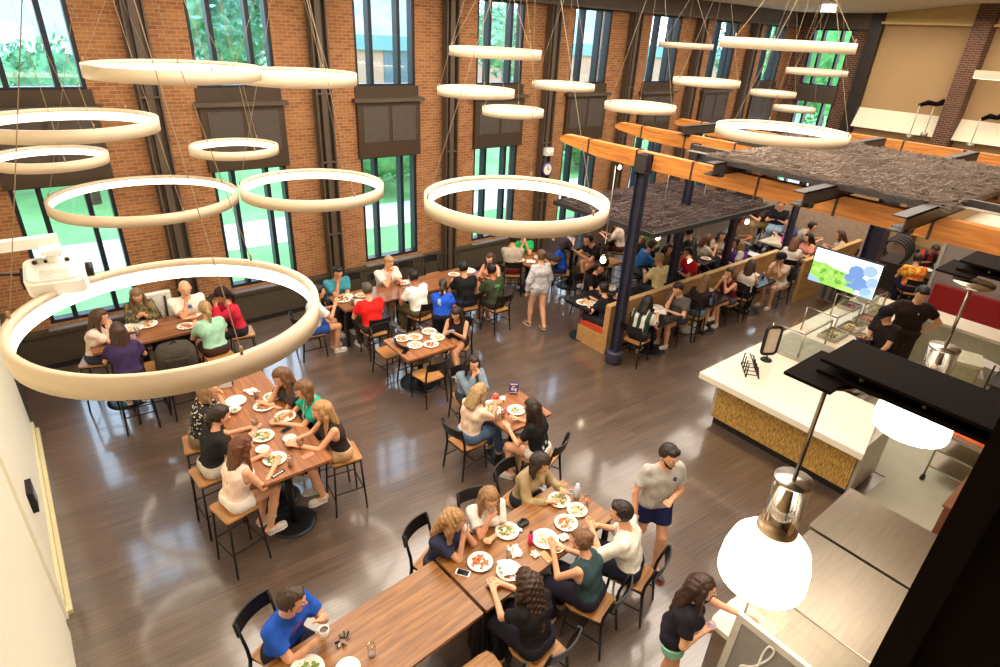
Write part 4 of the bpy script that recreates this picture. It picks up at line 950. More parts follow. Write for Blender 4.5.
        inn = V((0, -s, 0)); ts = sd_ if sd_.dot(inn) > 0 else -sd_
        ex.tube([c+w*.02+ts*.02, c+w*.05+ts*.042, c+w*.075+ts*.046+nrm*.01, c+w*.092+ts*.04+nrm*.018], [.012, .011, .010, .007], 5)
        M3 = Matrix.Translation((0, 0, 0)) @ Rh.to_4x4()
        if dist < 12:
            e = H(.081, s*.032, .012); ex.ell(e, (.0115, .0145, .008), 8, 5, 1, M3)
            ex.ell(H(.0905, s*.031, .012), (.004, .0065, .0065), 6, 4, 2, M3)
            ex.tube([H(.088, s*.016, .031), H(.090, s*.032, .036), H(.080, s*.048, .031)], .0035, 4, 2)
            ex.tube([H(-.01, s*.088, .01), H(-.012, s*.091, -.01)], .006, 4)
    if dist < 12: ex.tube([H(.088, -.024, -.052), H(.098, 0, -.048), H(.088, .024, -.052)], [.003, .0065, .003], 5, 3)
    lipc = tuple(int(x*k) for x, k in zip(skc, (.82, .55, .55)))
    np_object('body', sdf_mesh(body, lo, hi, h), [skin(skc), mat((240, 236, 230), .3, amt=.01), mat((46, 30, 22), .4, amt=.1), mat(lipc, .5, amt=.05)], root, ex)
    # ---- shirt
    sk_, scol = p.get('top', ('tee', (200, 200, 200)))[:2]; e = .013+max(0, h-.014)*.6
    tmat = p['top'][2] if len(p.get('top', ())) > 2 else cloth(scol)
    slv = {'tee': .62, 'tank': 0, 'cap': .32, 'long': 2, 'elbow': 1.15}[sk_]
    hem = pz-(.17 if p.get('untuck') else .10) if stand else pz-.045
    def shirt(P):
        d = torso(P, e)
        rip = (np.sin(P[:, 2]*38+P[:, 1]*22)*np.sin(P[:, 1]*31+P[:, 0]*17))*.0045; 
        if sk_ == 'tank':
            for s in (-1, 1): d = np.maximum(d, -(cone(P, S[s]+V((0, s*.035, .0)), S[s]+V((0, s*.05, -.12)), .062, .05)))
        for s in (-1, 1):
            a, b, c, k = A[s]
            if slv > 0:
                u = (b-a).normalized(); t1 = min(slv, 1); end = a+(b-a)*t1; ra = limb_r(.05 if not fem else .043)+e+.001; rb = limb_r(.043 if not fem else .037)+e+.014
                q = cone(P, a-u*.02, end+u*.04*(t1 < 1), ra, rb)
                if t1 < 1: q = np.maximum(q, (P-arr(end))@arr(u))
                d = smin(d, q, .035)
                if slv > 1:
                    f = min(1, slv-1)*.94; e2 = b+(c-b)*f; u2 = (c-b).normalized()
                    q = cone(P, b, e2+u2*.03, rb-.004, limb_r(.03)+e+.004); q = np.maximum(q, (P-arr(e2))@arr(u2)); d = smin(d, q, .02)
        nk = cone(P, nb+up*.02, nb+up*.16+V((.02, 0, 0)), .062*sc, .075*sc); d = np.maximum(d, -nk)
        if sk_ in ('tank', 'cap'): d = np.maximum(d, -cone(P, nb+V((.06, 0, -.01)), nb+V((.12, 0, .06)), .06, .07))
        d = np.maximum(d, hem-P[:, 2]+.02*np.abs(P[:, 0]))
        return d+rip
    lo2 = [min(pel.x, S[1].x, *[A[s][1].x for s in (-1, 1)])-.17, min(A[-1][1].y, A[-1][2].y if slv > 1 else 0, -sw)-.09, hem-.03]; hi2 = [max(nb.x, chest.x, *[A[s][1].x for s in (-1, 1)], *([A[s][2].x for s in (-1, 1)] if slv > 1 else []))+.19, max(A[1][1].y, A[1][2].y if slv > 1 else 0, sw)+.09, max(nb.z+.06, *[A[s][2].z+.05 for s in (-1, 1)]) if slv > 1 else nb.z+.06]
    lo2[0] = min(lo2[0], *[A[s][2].x-.06 for s in (-1, 1)]) if slv > 1 else lo2[0]
    so = np_object('shirt' if sk_ != 'tank' else 'tank_top', sdf_mesh(shirt, lo2, hi2, h), [tmat], root)
    if p.get('print'):
        px_, py_, pz_, col = p['print']; q = chest+V((px_, py_, pz_)); b = MB()
    # ---- trousers / shorts / skirt
    bk, bcol = p.get('bot', ('shorts', (60, 60, 80))); bl = {'shorts': .62, 'jeans': 2, 'skirt': .8, 'short': .34}[bk]
    def pants(P):
        d = cone(P, pel+V((0, -.075*sc, 0)), pel+V((0, .075*sc, 0)), .112*sc*fat+e, .112*sc*fat+e)
        for s in (-1, 1):
            hip, kn, an = Lg[s]; t1 = min(bl, 1); end = hip+(kn-hip)*t1; u = (kn-hip).normalized(); loose = .012 if bk != 'short' else .006
            q = cone(P, hip, end+u*.05*(t1 < 1), limb_r(.09)+e, limb_r(.066+.02*(1-t1))+e+loose)
            if t1 < 1: q = np.maximum(q, (P-arr(end))@arr(u))
            d = smin(d, q, .03)
            if bl > 1: d = smin(d, cone(P, kn, an+V((0, 0, .02)), limb_r(.06)+e, limb_r(.045)+e), .02)
        if bk == 'skirt':
            m0 = (Lg[-1][0]+Lg[1][0])/2; m1 = (Lg[-1][1]+Lg[1][1])/2; d = smin(d, np.maximum(cone(P, m0, m1, .11, .1), (P-arr(m0+(m1-m0)*.7))@arr((m1-m0).normalized())), .05)
        return np.maximum(d, P[:, 2]-(pz+(-.04 if p.get('untuck') else .07)))
    ks_ = [pel]+[Lg[s][i] for s in (-1, 1) for i in range(3 if bl > 1 else 2)]
    lo3 = [min(v[i] for v in ks_)-.16 for i in range(3)]; hi3 = [max(v[i] for v in ks_)+.16 for i in range(3)]; hi3[2] = min(hi3[2], pz+.1); lo3[2] = max(0, lo3[2])
    np_object({'shorts': 'shorts', 'jeans': 'trousers', 'skirt': 'skirt', 'short': 'shorts'}[bk], sdf_mesh(pants, lo3, hi3, h*1.1), [cloth(bcol)], root)
    # ---- shoes
    scl = p.get('shoe', (210, 205, 200))
    for s in (-1, 1):
        hip, kn, an = Lg[s]; b = MB(); c = an+V((.045, s*.008, -.055 if an.z < .2 else -.05)); M3 = Matrix.Rotation(math.radians(s*6), 4, 'Z')
        P_ = [(-.09, 0), (-.075, .035), (.0, .038), (.08, .046), (.13, .03), (.145, 0), (.13, -.03), (.08, -.044), (.0, -.036), (-.075, -.035)]
        MM = Matrix.Translation(c) @ M3
        b.prism(P_, -.03, -.012, 1, MM); b.prism([(x*.97, y*.94) for x, y in P_], -.012, .018, 0, MM)
        b.ell(c+V((.07, 0, .015)), (.07, .038, .028), 10, 6, 0); b.ell(c+V((-.045, 0, .025)), (.048, .04, .045), 10, 6, 0)
        b.build('shoe', [mat(scl, .6, key='shoe'), mat(p.get('sole', (225, 220, 214)), .6)], root)
    # ---- hair
    hk = p.get('hair', 'long'); hc = p.get('hc', (70, 44, 28))
    if hk != 'bald':
        dn = V((0, 0, -1))
        def hair(P):
            q = (P-arr(hd))@Rn/sc
            cap = ellp(P, H(-.014, 0, .030), (.112*sc, .091*sc, .112*sc), Rn)
            fr = np.maximum(.038-q[:, 0]-.25*np.maximum(q[:, 2], 0), q[:, 2]-(.072 if hk != 'short' else .078))
            side = np.maximum(np.maximum(.012-q[:, 0], q[:, 2]-.035), .05-np.abs(q[:, 1])) if hk in ('short', 'bun', 'pony', 'cap') else 1.0
            d = np.maximum(cap, -fr)
            d = np.maximum(d, -np.minimum(side, 9)) if not isinstance(side, float) else d
            if hk in ('short', 'cap'): d = np.maximum(d, -(q[:, 2]+.07-.35*np.minimum(-q[:, 0], .1)))
            if hk == 'short': d = smin(d, cone(P, H(.05, -.03, .10), H(.05, .035, .105), .028, .026), .02)
            if hk in ('long', 'curly', 'lob'):
                L = {'long': .34, 'curly': .36, 'lob': .17}[hk]*p.get('hl', 1); vol = .012 if hk == 'curly' else 0
                b0 = H(-.075, 0, .01); bk_ = V((-.05, 0, -1)).normalized()
                back = nb-up*.1+V((-.12, 0, 0)); e1 = b0+bk_*L
                e1.x = min(e1.x, (nb+dn*(nb.z-e1.z)*.9).x-.115) if e1.z < nb.z else e1.x
                for s, r1, r2 in ((-.045, .052, .03), (0, .062, .045), (.045, .052, .03)):
                    d = smin(d, cone(P, b0+V((0, s, 0)), e1+V((0, s*1.5, 0)), r1+vol, max(r2, mn)+vol), .03)
                for s in (-1, 1):
                    a0 = H(.01, s*.078, .03); mid = H(-.005, s*.088, -.07); en = mid+V((.015, s*.02, -L*.55))
                    d = smin(d, cone(P, a0, mid, .026+vol*.6, .03+vol), .02); d = smin(d, cone(P, mid, en, .032+vol, max(.02, mn)), .02)
            if hk == 'pony':
                a0 = H(-.11, 0, .045); d = smin(d, cone(P, H(-.09, 0, .04), a0, .03, .022), .01); en = a0+V((-.05, 0, -.08)); d = smin(d, cone(P, a0, en, .028, .036), .02); d = smin(d, cone(P, en, en+V((.0, 0, -.17)), .036, max(.016, mn)), .02)
            if hk == 'bun': d = smin(d, ellp(P, H(-.098, 0, .085), (.045, .05, .045)), .015)
            w = .005 if hk != 'curly' else .011
            return d+w*np.sin(P[:, 1]*(150 if hk != 'curly' else 80))*np.sin(P[:, 2]*(40 if hk != 'curly' else 75)+P[:, 0]*90)*(1 if h < .02 else .3)
        lz = hd.z-(.52 if hk in ('long', 'curly') else .36 if hk in ('lob', 'pony') else .17); 
        r_ = sdf_mesh(hair, (hd.x-.34, -.2, lz), (hd.x+.17, .2, hd.z+.19), min(h, .014) if dist < 10 else h*.85)
        if r_: np_object('hair', r_, [hairm(hc)], root)
    if hk == 'cap' or p.get('cap'):
        cc = p.get('cap', (30, 30, 34)); b = MB(); MM = Matrix.Translation(hd) @ Rh.to_4x4()
        b.lathe([(.112, .045), (.11, .08), (.085, .125), (.04, .145), (0, .15)], 20, (-.012, 0, 0), M=MM)
        b.prism([(.07, -.075), (.16, -.06), (.185, 0), (.16, .06), (.07, .075)], .05, .058, M=MM); b.build('cap', cloth(cc), root)
    if p.get('beard'):
        b = MB(); MM = Rh.to_4x4(); b.tube([H(.02, -.062, -.03), H(.055, -.045, -.075), H(.078, 0, -.098), H(.055, .045, -.075), H(.02, .062, -.03)], [.01, .014, .02, .014, .01], 6); b.build('beard', hairm(hc), root)
    if p.get('lanyard'):
        b = MB(); b.tube([nb+V((.05, -.07, .0)), chest+V((.14, -.02, .0)), chest+V((.16, 0, -.07))], .006, 5).tube([nb+V((.05, .07, .0)), chest+V((.14, .02, 0)), chest+V((.16, 0, -.07))], .006, 5)
        b.box(chest.x+.155, chest.x+.162, -.03, .03, chest.z-.14, chest.z-.07); b.build('badge_lanyard', mat((226, 222, 214), .5), root)
    if p.get('mark') and h < .022:                                               # printed mark on the garment
        fb, mcol, shp = p['mark']; b = MB(); sg = -1 if fb == 'b' else 1; q = chest+V((0, 0, .02)); N_ = 60
        def surf(y, z):
            o_ = q+V((0, 1, 0))*y+up*z; xs_ = np.linspace(.34, 0, N_, dtype=np.float32)*sg; L3 = np.stack([xs_+o_.x, np.full(N_, o_.y, np.float32), np.full(N_, o_.z, np.float32)], 1)
            f_ = shirt(L3); i_ = int(np.argmax(f_ < .002)); return V(L3[i_])+V((sg*.003, 0, 0))
        for poly in shp:
            (cy0, cz0) = (sum(v[0] for v in poly)/len(poly), sum(v[1] for v in poly)/len(poly)); m = len(poly); R_ = 4; vs = [surf(cy0, cz0)]; fs = []; K = m*4
            per = []
            for i in range(m):
                for s_ in range(4): per.append((poly[i][0]+(poly[(i+1) % m][0]-poly[i][0])*s_/4, poly[i][1]+(poly[(i+1) % m][1]-poly[i][1])*s_/4))
            for r_ in range(1, R_+1):
                for (y_, z_) in per: vs.append(surf(cy0+(y_-cy0)*r_/R_, cz0+(z_-cz0)*r_/R_))
            for i in range(K):
                fs.append([0, 1+i, 1+(i+1) % K])
                for r_ in range(R_-1): fs.append([1+r_*K+i, 1+(r_+1)*K+i, 1+(r_+1)*K+(i+1) % K, 1+r_*K+(i+1) % K])
            b.add(vs, fs)
        b.build('shirt_print', mat(mcol, .7), root)
    # ---- seat under the person
    if seat in 'cs' and p.get('chair', True):
        cp = base - fx*(.02)
        (CHAIR if seat == 'c' else STOOL).put((cp.x, cp.y, 0), face+math.radians(p.get('ct', 0)), p.get('clab') or ('%s under the %s' % ('black framed chair' if seat == 'c' else 'black framed high stool', p['short'])), 'dining chairs' if seat == 'c' else 'bar stools')
    p['hands'] = {s: (root, A[s][2]+hw[s]*.08) for s in (-1, 1)}
    p['_m'] = Matrix.Translation(base) @ Matrix.Rotation(face, 4, 'Z')
    return p
def pat(c1, c2, kind='voronoi', scale=22, th=.5):
    k = ('pat', c1, c2, kind, scale)
    if k in _M: return _M[k]
    def f(nt):
        tc = nt.nodes.new('ShaderNodeTexCoord')
        if kind == 'voronoi': n_ = nt.nodes.new('ShaderNodeTexVoronoi'); n_.inputs['Scale'].default_value = scale; out = n_.outputs['Distance']
        elif kind == 'noise': n_ = nt.nodes.new('ShaderNodeTexNoise'); n_.inputs['Scale'].default_value = scale; out = n_.outputs[0]
        else: n_ = nt.nodes.new('ShaderNodeTexWave'); n_.inputs['Scale'].default_value = scale; n_.bands_direction = 'Z' if kind == 'stripe' else 'Y'; out = n_.outputs['Fac']
        nt.links.new(tc.outputs['Object'], n_.inputs['Vector']); rp = nt.nodes.new('ShaderNodeValToRGB'); rp.color_ramp.elements[0].position = th-.06; rp.color_ramp.elements[1].position = th+.06
        nt.links.new(out, rp.inputs[0]); return rp.outputs[0], None
    _M[k] = mix_two('printed_cloth', c1, c2, f, .85); return _M[k]

BRN, DBR, BLD, AUB, BK, GRY = (92, 58, 36), (52, 33, 24), (196, 152, 92), (132, 72, 36), (28, 22, 20), (110, 96, 84)
SW = (232, 228, 222)
PEOPLE = [
 # --- high table by the left window
 dict(k='P1', x=100, y=317, a=-20, seat='s', arms=('mouth', 'table'), top=('tee', (228, 206, 188)), bot=('jeans', (60, 60, 80)), hair='long', hc=BRN, hp=22, label='long haired person in a pale pink top at the left end of the window table', short='woman in the pale pink top'),
 dict(k='P2', x=137, y=296, a=-95, seat='s', arms='hold', top=('long', (120, 104, 64), pat((128, 110, 66), (66, 62, 44), 'noise', 16)), bot=('jeans', (50, 50, 60)), hair='long', hc=(150, 112, 70), hp=28, label='person in a mottled olive jacket looking down at food held in both hands', short='woman in the olive jacket'),
 dict(k='P3', x=185, y=289, a=-92, seat='s', arms=('chin', 'cross'), fem=False, top=('tee', (238, 230, 216)), bot=('jeans', (60, 60, 70)), hair='bald', skin=0, sc=1.08, fat=1.12, mark=('f', (90, 110, 160), [[(-.05, .0), (.05, .0), (.04, .06), (-.04, .06)]]), label='bald person in a white printed t-shirt resting a hand on the chin by the window', short='bald man in white'),
 dict(k='P4', x=222, y=296, a=172, seat='s', arms='eat', top=('long', (196, 38, 60)), bot=('jeans', (40, 36, 40)), hair='pony', hc=BK, skin=1, cap=(46, 30, 30), label='person in a red top and dark cap at the right end of the window table', short='guest in the red top at the table end'),
 dict(k='P5', x=205, y=309, a=95, seat='s', arms='table', top=('tee', (160, 206, 178)), bot=('shorts', (70, 46, 40)), hair='pony', hc=BLD, label='person with a blond ponytail in a mint t-shirt, back to the camera', short='woman in the mint t-shirt'),
 dict(k='P6', x=118, y=331, a=85, seat='s', arms='table', top=('tee', (62, 46, 84)), bot=('jeans', (34, 28, 40)), hair='long', hc=(84, 50, 34), hl=1.6, label='person with very long brown hair in a purple top, back to the camera', short='woman in the purple top'),
 # --- wall tables
 dict(k='P7', x=319, y=292, a=-5, fem=False, arms=('hold', 'table'), top=('tee', (240, 236, 228)), bot=('shorts', (44, 78, 150)), hair='short', hc=BK, skin=1, hp=5, label='person in a white t-shirt and blue shorts in profile at the wall table', short='boy in blue shorts'),
 dict(k='P8', x=338, y=273, a=-92, fem=False, arms=('chin', 'cross'), top=('tee', (64, 142, 156)), bot=('jeans', (50, 50, 60)), hair='short', hc=BK, skin=1, hp=20, label='person in a teal t-shirt resting the chin on one hand', short='man in the teal t-shirt'),
 dict(k='P9', x=367, y=290, a=88, fem=False, arms='table', top=('tee', (224, 34, 30)), bot=('jeans', (60, 50, 46)), hair='short', hc=(96, 80, 66), label='person in a bright red t-shirt sitting with the back to the camera', short='man in the bright red t-shirt'),
 dict(k='P10', x=389, y=263, a=-88, fem=False, arms=('mouth', 'hold'), top=('tee', (238, 224, 214)), bot=('shorts', (60, 60, 70)), hair='short', hc=(204, 160, 96), sc=1.07, mark=('f', (206, 70, 40), [[(-.05, -.04), (.05, -.04), (.045, .05), (-.045, .05)]]), hp=20, label='blond person in a white t-shirt with an orange print, eating against the wall', short='blond man in white'),
 dict(k='P11', x=413, y=277, a=98, fem=False, arms='table', top=('tee', (240, 236, 228)), bot=('jeans', (96, 84, 56)), hair='short', hc=BK, skin=2, label='person with black hair in a white shirt and olive trousers, back to the camera', short='man in white and olive'),
 dict(k='P12', x=443, y=285, a=50, seat='st', sc=.86, lean=16, legs='together', arms=('down', 'reach'), top=('tee', (36, 84, 200)), bot=('jeans', (30, 30, 40)), hair='pony', hc=(66, 48, 36), skin=1, mark=('b', (150, 170, 220), [[(.0, -.06), (.07, -.03), (.06, .06), (.02, .07)]]), label='person in a royal blue t-shirt leaning over beside the wall table with a hand low', short=''),
 dict(k='P13', x=463, y=268, a=80, fem=False, arms='table', top=('tee', (24, 24, 26)), bot=('jeans', (34, 44, 70)), hair='short', hc=BK, skin=1, label='person in a black t-shirt with the back turned, left of the dark green shirt', short='man in the black t-shirt'),
 dict(k='P14', x=490, y=259, a=-150, arms='table', top=('tank', (222, 150, 118)), bot=('shorts', (50, 50, 60)), hair='long', hc=BRN, hp=15, label='person with long brown hair and bare shoulders facing the camera at the wall table end', short='woman with bare shoulders'),
 dict(k='P15', x=491, y=270, a=90, fem=False, arms='table', top=('tee', (56, 62, 42)), bot=('shorts', (48, 44, 40)), hair='short', hc=BK, skin=2, mark=('b', (60, 140, 70), [[(-.07, .02), (.07, .03), (.06, .08), (-.06, .07)], [(-.03, -.03), (.03, -.03), (.02, .0), (-.02, .0)]]), label='person in a dark green t-shirt with a green back print', short='man in dark green'),
 dict(k='P16', x=456, y=314, a=-140, arms='hold', top=('tank', (36, 30, 34)), bot=('short', (40, 36, 40)), hair='long', hc=DBR, skin=1, hp=30, legs='cross', label='person in a black top looking at a phone beside the square table of dirty plates', short='woman in the black top with a phone'),
 dict(k='P17', x=513, y=240, a=55, fem=False, arms='eat', top=('tee', (172, 158, 140)), bot=('shorts', (110, 36, 40)), hair='short', hc=BK, cap=(70, 46, 44), label='person in a grey beige t-shirt and dark red shorts eating, wearing a dark cap', short='man in grey beige with a cap'),
 dict(k='P18', x=524, y=236, a=-120, fem=False, arms='eat', top=('tee', (30, 176, 90)), bot=('shorts', (60, 60, 70)), hair='short', hc=BRN, label='person in a bright green t-shirt mostly hidden behind the grey beige shirt', short='man in bright green'),
 dict(k='P19', x=556, y=241, a=130, fem=False, arms='table', top=('tee', (34, 82, 196)), bot=('shorts', (36, 40, 70)), hair='short', hc=BRN, mark=('b', (230, 230, 240), [[(.0, -.06), (.05, -.05), (.03, .05), (-.02, .02)]]), label='person in a blue t-shirt with a white back logo near the centre ring lamp', short='man in blue with a white logo'),
 dict(k='P21', x=588, y=240, a=165, seat='s', fem=False, lean=38, arms='table', top=('tee', (24, 22, 24)), bot=('shorts', (30, 28, 30)), hair='short', hc=BK, skin=1, legs='sit', label='person in black t-shirt and shorts hunched on a high stool with bare legs', short='man in black hunched on a stool'),
 dict(k='P22', x=616, y=222, a=120, seat='s', arms='table', top=('tee', (236, 214, 200)), bot=('jeans', (84, 44, 40)), hair='bun', hc=AUB, label='person in a pale top on a high stool right of the centre ring', short='woman in the pale top'),
 dict(k='P23', x=650, y=221, a=100, seat='s', arms='table', fem=False, top=('tee', (158, 184, 120)), bot=('jeans', (50, 46, 50)), hair='short', hc=BK, skin=2, label='person in a light green shirt on a stool behind the nearest post', short='man in light green'),
 dict(k='P24', x=599, y=268, a=-80, arms='table', top=('tee', (26, 22, 24)), bot=('jeans', (40, 40, 50)), hair='bun', hc=DBR, skin=1, label='person with tied hair in a black v-neck at the small black tables', short='woman in the black v-neck'),
 dict(k='P25', miny=6.42, x=603, y=289, a=95, arms='table', top=('tee', (30, 30, 38)), bot=('jeans', (40, 40, 50)), hair='bun', hc=BK, chair=False, label='person in a black t-shirt on the orange bench with the back to the camera', short='guest on the orange bench'),
 dict(k='P26', miny=6.62, x=631, y=281, a=160, arms='chinL', fem=False, top=('tee', (24, 24, 34)), bot=('jeans', (30, 30, 40)), hair='short', hc=BRN, chair=False, label='person in dark clothes half hidden by the nearest blue post', short='guest behind the nearest post'),
 dict(k='P27', x=652, y=246, a=-35, fem=False, arms='hold', top=('tee', (56, 112, 186)), bot=('shorts', (90, 110, 140)), hair='short', hc=BRN, hp=15, lean=20, label='person in a medium blue t-shirt leaning forward, facing right', short='boy in medium blue'),
 dict(k='P28', x=669, y=249, a=-110, arms='table', top=('tee', (112, 98, 84)), bot=('jeans', (50, 50, 60)), hair='lob', hc=DBR, label='person with dark hair facing the camera between the blue and the yellow shirts', short='dark haired woman facing the camera'),
 dict(k='P29', miny=6.75, x=659, y=259, a=80, fem=False, arms='table', top=('tee', (236, 220, 160)), bot=('jeans', (60, 60, 70)), hair='short', hc=(210, 170, 90), label='blond person in a pale yellow t-shirt behind the booth wall', short='blond guest in pale yellow'),
 dict(k='P30', miny=6.75, x=688, y=253, a=150, fem=False, arms='mouthR', top=('tee', (206, 30, 36)), bot=('jeans', (40, 40, 50)), hair='short', hc=BK, skin=1, label='person in a red t-shirt behind the booth wall', short='guest in red behind the booth wall'),
 dict(k='P31', x=708, y=239, a=-20, arms='hold', top=('tee', (222, 206, 186), pat((226, 210, 190), (190, 168, 146), 'noise', 40)), bot=('jeans', (50, 50, 60)), hair='lob', hc=AUB, label='person in a cream lace top leaning over a table left of the third post', short='woman in the cream lace top'),
 dict(k='P32', x=722, y=236, a=-130, arms='table', top=('tee', (176, 164, 150)), bot=('jeans', (50, 50, 60)), hair='lob', hc=DBR, label='person in a light grey top behind the third post', short='woman in light grey'),
 dict(k='P33', x=735, y=243, a=150, arms='table', top=('tee', (204, 196, 186)), bot=('jeans', (36, 36, 46)), hair='short', hc=BK, fem=False, label='person in a whitish top bending right of the third post', short='guest in a whitish top'),
 dict(k='P34', miny=6.62, x=756, y=250, a=60, arms='table', top=('long', (92, 48, 132)), bot=('jeans', (44, 44, 60)), hair='long', hc=(150, 110, 72), label='person with long light brown hair in a purple top behind the booth wall', short='woman in the purple long sleeves'),
 dict(k='P35a', x=812, y=227, a=-60, arms='table', fem=False, top=('tee', (164, 152, 140)), bot=('jeans', (50, 50, 60)), hair='short', hc=BK, lean=32, label='person in grey bending over the far booth table', short='guest in grey at the far booth'),
 dict(k='P35b', miny=5.85, x=808, y=238, a=150, arms='table', top=('tee', (224, 150, 130)), bot=('jeans', (50, 50, 60)), hair='lob', hc=BK, label='person with black hair in a salmon top behind the screen partition', short='guest in salmon'),
 dict(k='P35c', miny=5.85, x=795, y=242, a=20, arms='table', top=('tee', (216, 204, 190)), bot=('jeans', (50, 50, 60)), hair='lob', hc=AUB, label='person with auburn hair in a cream top beside the fourth post', short='guest in cream at the far booth'),
 dict(k='P36', x=840, y=235, a=120, arms='table', top=('tee', (206, 180, 160)), bot=('jeans', (60, 50, 90)), hair='lob', hc=(86, 50, 36), label='person with brown hair alone above the left top corner of the screen', short='woman above the screen'),
 dict(k='P37', x=862, y=259, a=-20, arms='table', top=('tee', (52, 66, 150)), bot=('jeans', (40, 40, 50)), hair='long', hc=(164, 92, 50), label='person with reddish hair in a blue top above the middle of the screen', short='red haired guest in blue'),
 # --- booth wall tables, near side
 dict(k='P38', maxy=5.8, x=648, y=302, a=10, arms='table', top=('tee', (224, 218, 206), pat((30, 60, 46), (228, 222, 210), 'wave', 2.2)), bot=('jeans', (36, 34, 38)), hair='lob', hc=BK, legs='cross', label='person with black hair in a white and dark green top right of the nearest post', short='woman in white and green'),
 dict(k='P39', maxy=5.8, x=670, y=286, a=175, fem=False, arms=('cheek', 'table'), top=('tee', (92, 84, 82)), bot=('shorts', (60, 60, 66)), hair='short', hc=DBR, hp=25, label='person in a dark grey t-shirt resting the head on one hand over an open book', short='boy in dark grey'),
 dict(k='P40', maxy=5.8, x=705, y=281, a=10, arms=('cheek', 'table'), top=('tee', (44, 34, 34)), bot=('short', (106, 134, 160)), hair='long', hl=1.2, hc=(152, 102, 56), hp=20, label='person with long light brown hair and denim shorts by the booth wall', short='woman in denim shorts'),
 dict(k='P41', maxy=5.8, x=724, y=272, a=175, arms='eat', top=('tank', (104, 24, 40)), bot=('short', (90, 90, 96)), hair='bun', hc=BRN, legs='cross', label='person in a sleeveless maroon top eating with both hands', short='woman in maroon'),
 dict(k='P42', maxy=5.8, x=748, y=264, a=15, arms='table', top=('tank', (236, 222, 206)), bot=('jeans', (30, 28, 34)), hair='long', hc=(92, 60, 38), hp=18, label='person with long brown hair in a white top at the last small booth table', short='woman in the white top'),
 dict(k='P43', maxy=5.8, x=781, y=259, a=178, arms='eat', top=('tee', (214, 186, 160)), bot=('skirt', (206, 190, 176)), hair='cap', hc=BK, cap=(24, 24, 28), label='person in a beige dress and black cap at the last small booth table', short='woman in the black cap'),
 # --- long high table
 dict(k='P44', x=208, y=390, a=-8, seat='s', arms='eat', fat=1.12, top=('tee', (30, 28, 26), pat((226, 220, 196), (28, 26, 26), 'voronoi', 26, .3)), bot=('shorts', (122, 106, 78)), hair='lob', hc=(176, 124, 72), hl=.7, label='person in a black blouse with cream flowers at the high table', short='woman in the flowered blouse'),
 dict(k='P45', x=220, y=416, a=5, seat='s', arms=('table', 'table2'), top=('tee', (38, 36, 38)), bot=('short', (196, 188, 176)), hair='pony', hc=(58, 38, 28), hp=25, label='person with a dark ponytail in a black t-shirt at the high table', short='woman with the dark ponytail'),
 dict(k='P46', x=243, y=446, a=12, seat='s', arms='table', top=('tank', (252, 216, 200)), bot=('short', (240, 232, 220)), hair='long', hl=1.15, hc=(128, 66, 34), hp=18, label='person with long auburn hair in a pink sleeveless top at the high table', short='woman in the pink sleeveless top'),
 dict(k='P47', x=281, y=377, a=-172, seat='s', arms=('cheek', 'cross'), top=('tee', (74, 66, 62)), bot=('jeans', (50, 50, 60)), hair='long', hc=(136, 86, 48), hp=25, label='person in dark grey holding a hand to the face at the high table', short='woman in dark grey at the high table'),
 dict(k='P48', x=303, y=390, a=176, seat='s', arms='table2', top=('tee', (38, 168, 140)), bot=('jeans', (34, 34, 44)), hair='lob', hc=(140, 88, 46), hp=25, lanyard=True, label='person in a turquoise t-shirt with a lanyard at the high table', short='woman in the turquoise t-shirt'),
 dict(k='P49', x=321, y=411, a=172, seat='s', arms='table2', top=('tank', (56, 46, 42)), bot=('short', (200, 160, 120)), hair='long', hl=1.1, hc=(214, 154, 84), hp=18, legs='cross', label='person with long strawberry blond hair in a dark sleeveless top at the high table', short='strawberry blond woman'),
 # --- small table in the middle
 dict(k='P50', x=473, y=364, a=-105, arms=('chin', 'cheek'), top=('long', (128, 146, 162)), bot=('jeans', (50, 56, 70)), hair='lob', hc=DBR, hp=5, hy=5, label='smiling person in an open grey blue denim shirt at the small table', short='woman in the denim shirt'),
 dict(k='P51', x=480, y=392, a=5, arms=('hold', 'table2'), top=('tee', (238, 206, 182)), bot=('jeans', (84, 108, 136)), hair='lob', hc=(206, 162, 98), hp=15, legs='out', shoe=(226, 216, 190), label='blond person in a pale peach top and ripped blue jeans', short='blond woman in jeans'),
 dict(k='P52', x=531, y=408, a=112, arms='table', top=('tee', (30, 28, 30)), bot=('short', (236, 232, 222)), hair='long', hl=1.1, hc=(56, 36, 26), mark=('b', (226, 222, 214), [[(-.02, -.17), (.02, -.17), (.02, -.13), (-.02, -.13)], [(-.09, -.22), (-.05, -.22), (-.06, -.17), (-.09, -.18)], [(.05, -.21), (.08, -.22), (.09, -.17), (.06, -.16)]]), label='person with long dark hair in a black t-shirt and white shorts at the small table', short='woman in white shorts'),
 # --- crowded foreground table
 dict(k='P53', x=455, y=521, a=-68, arms='eat', top=('tee', (52, 54, 82)), bot=('shorts', (60, 60, 70)), hair='curly', hl=.62, hc=(196, 140, 78), hp=18, hy=15, label='person with curly blond hair in a navy t-shirt at the crowded foreground table', short='woman in the navy t-shirt'),
 dict(k='P54', x=490, y=499, a=-108, arms=('mouth', 'cross'), top=('tee', (238, 232, 222)), bot=('shorts', (60, 60, 70)), hair='long', hc=(180, 124, 72), hp=15, label='person with strawberry blond hair in a white t-shirt drinking from a cup', short='woman in the white t-shirt'),
 dict(k='P55', x=541, y=463, a=-78, arms=('table', 'table'), top=('long', (164, 142, 104)), bot=('jeans', (50, 50, 60)), hair='lob', hc=(62, 40, 30), hp=30, hy=10, label='person in a tan cardigan with dark brown hair at the crowded table', short='woman in the tan cardigan'),
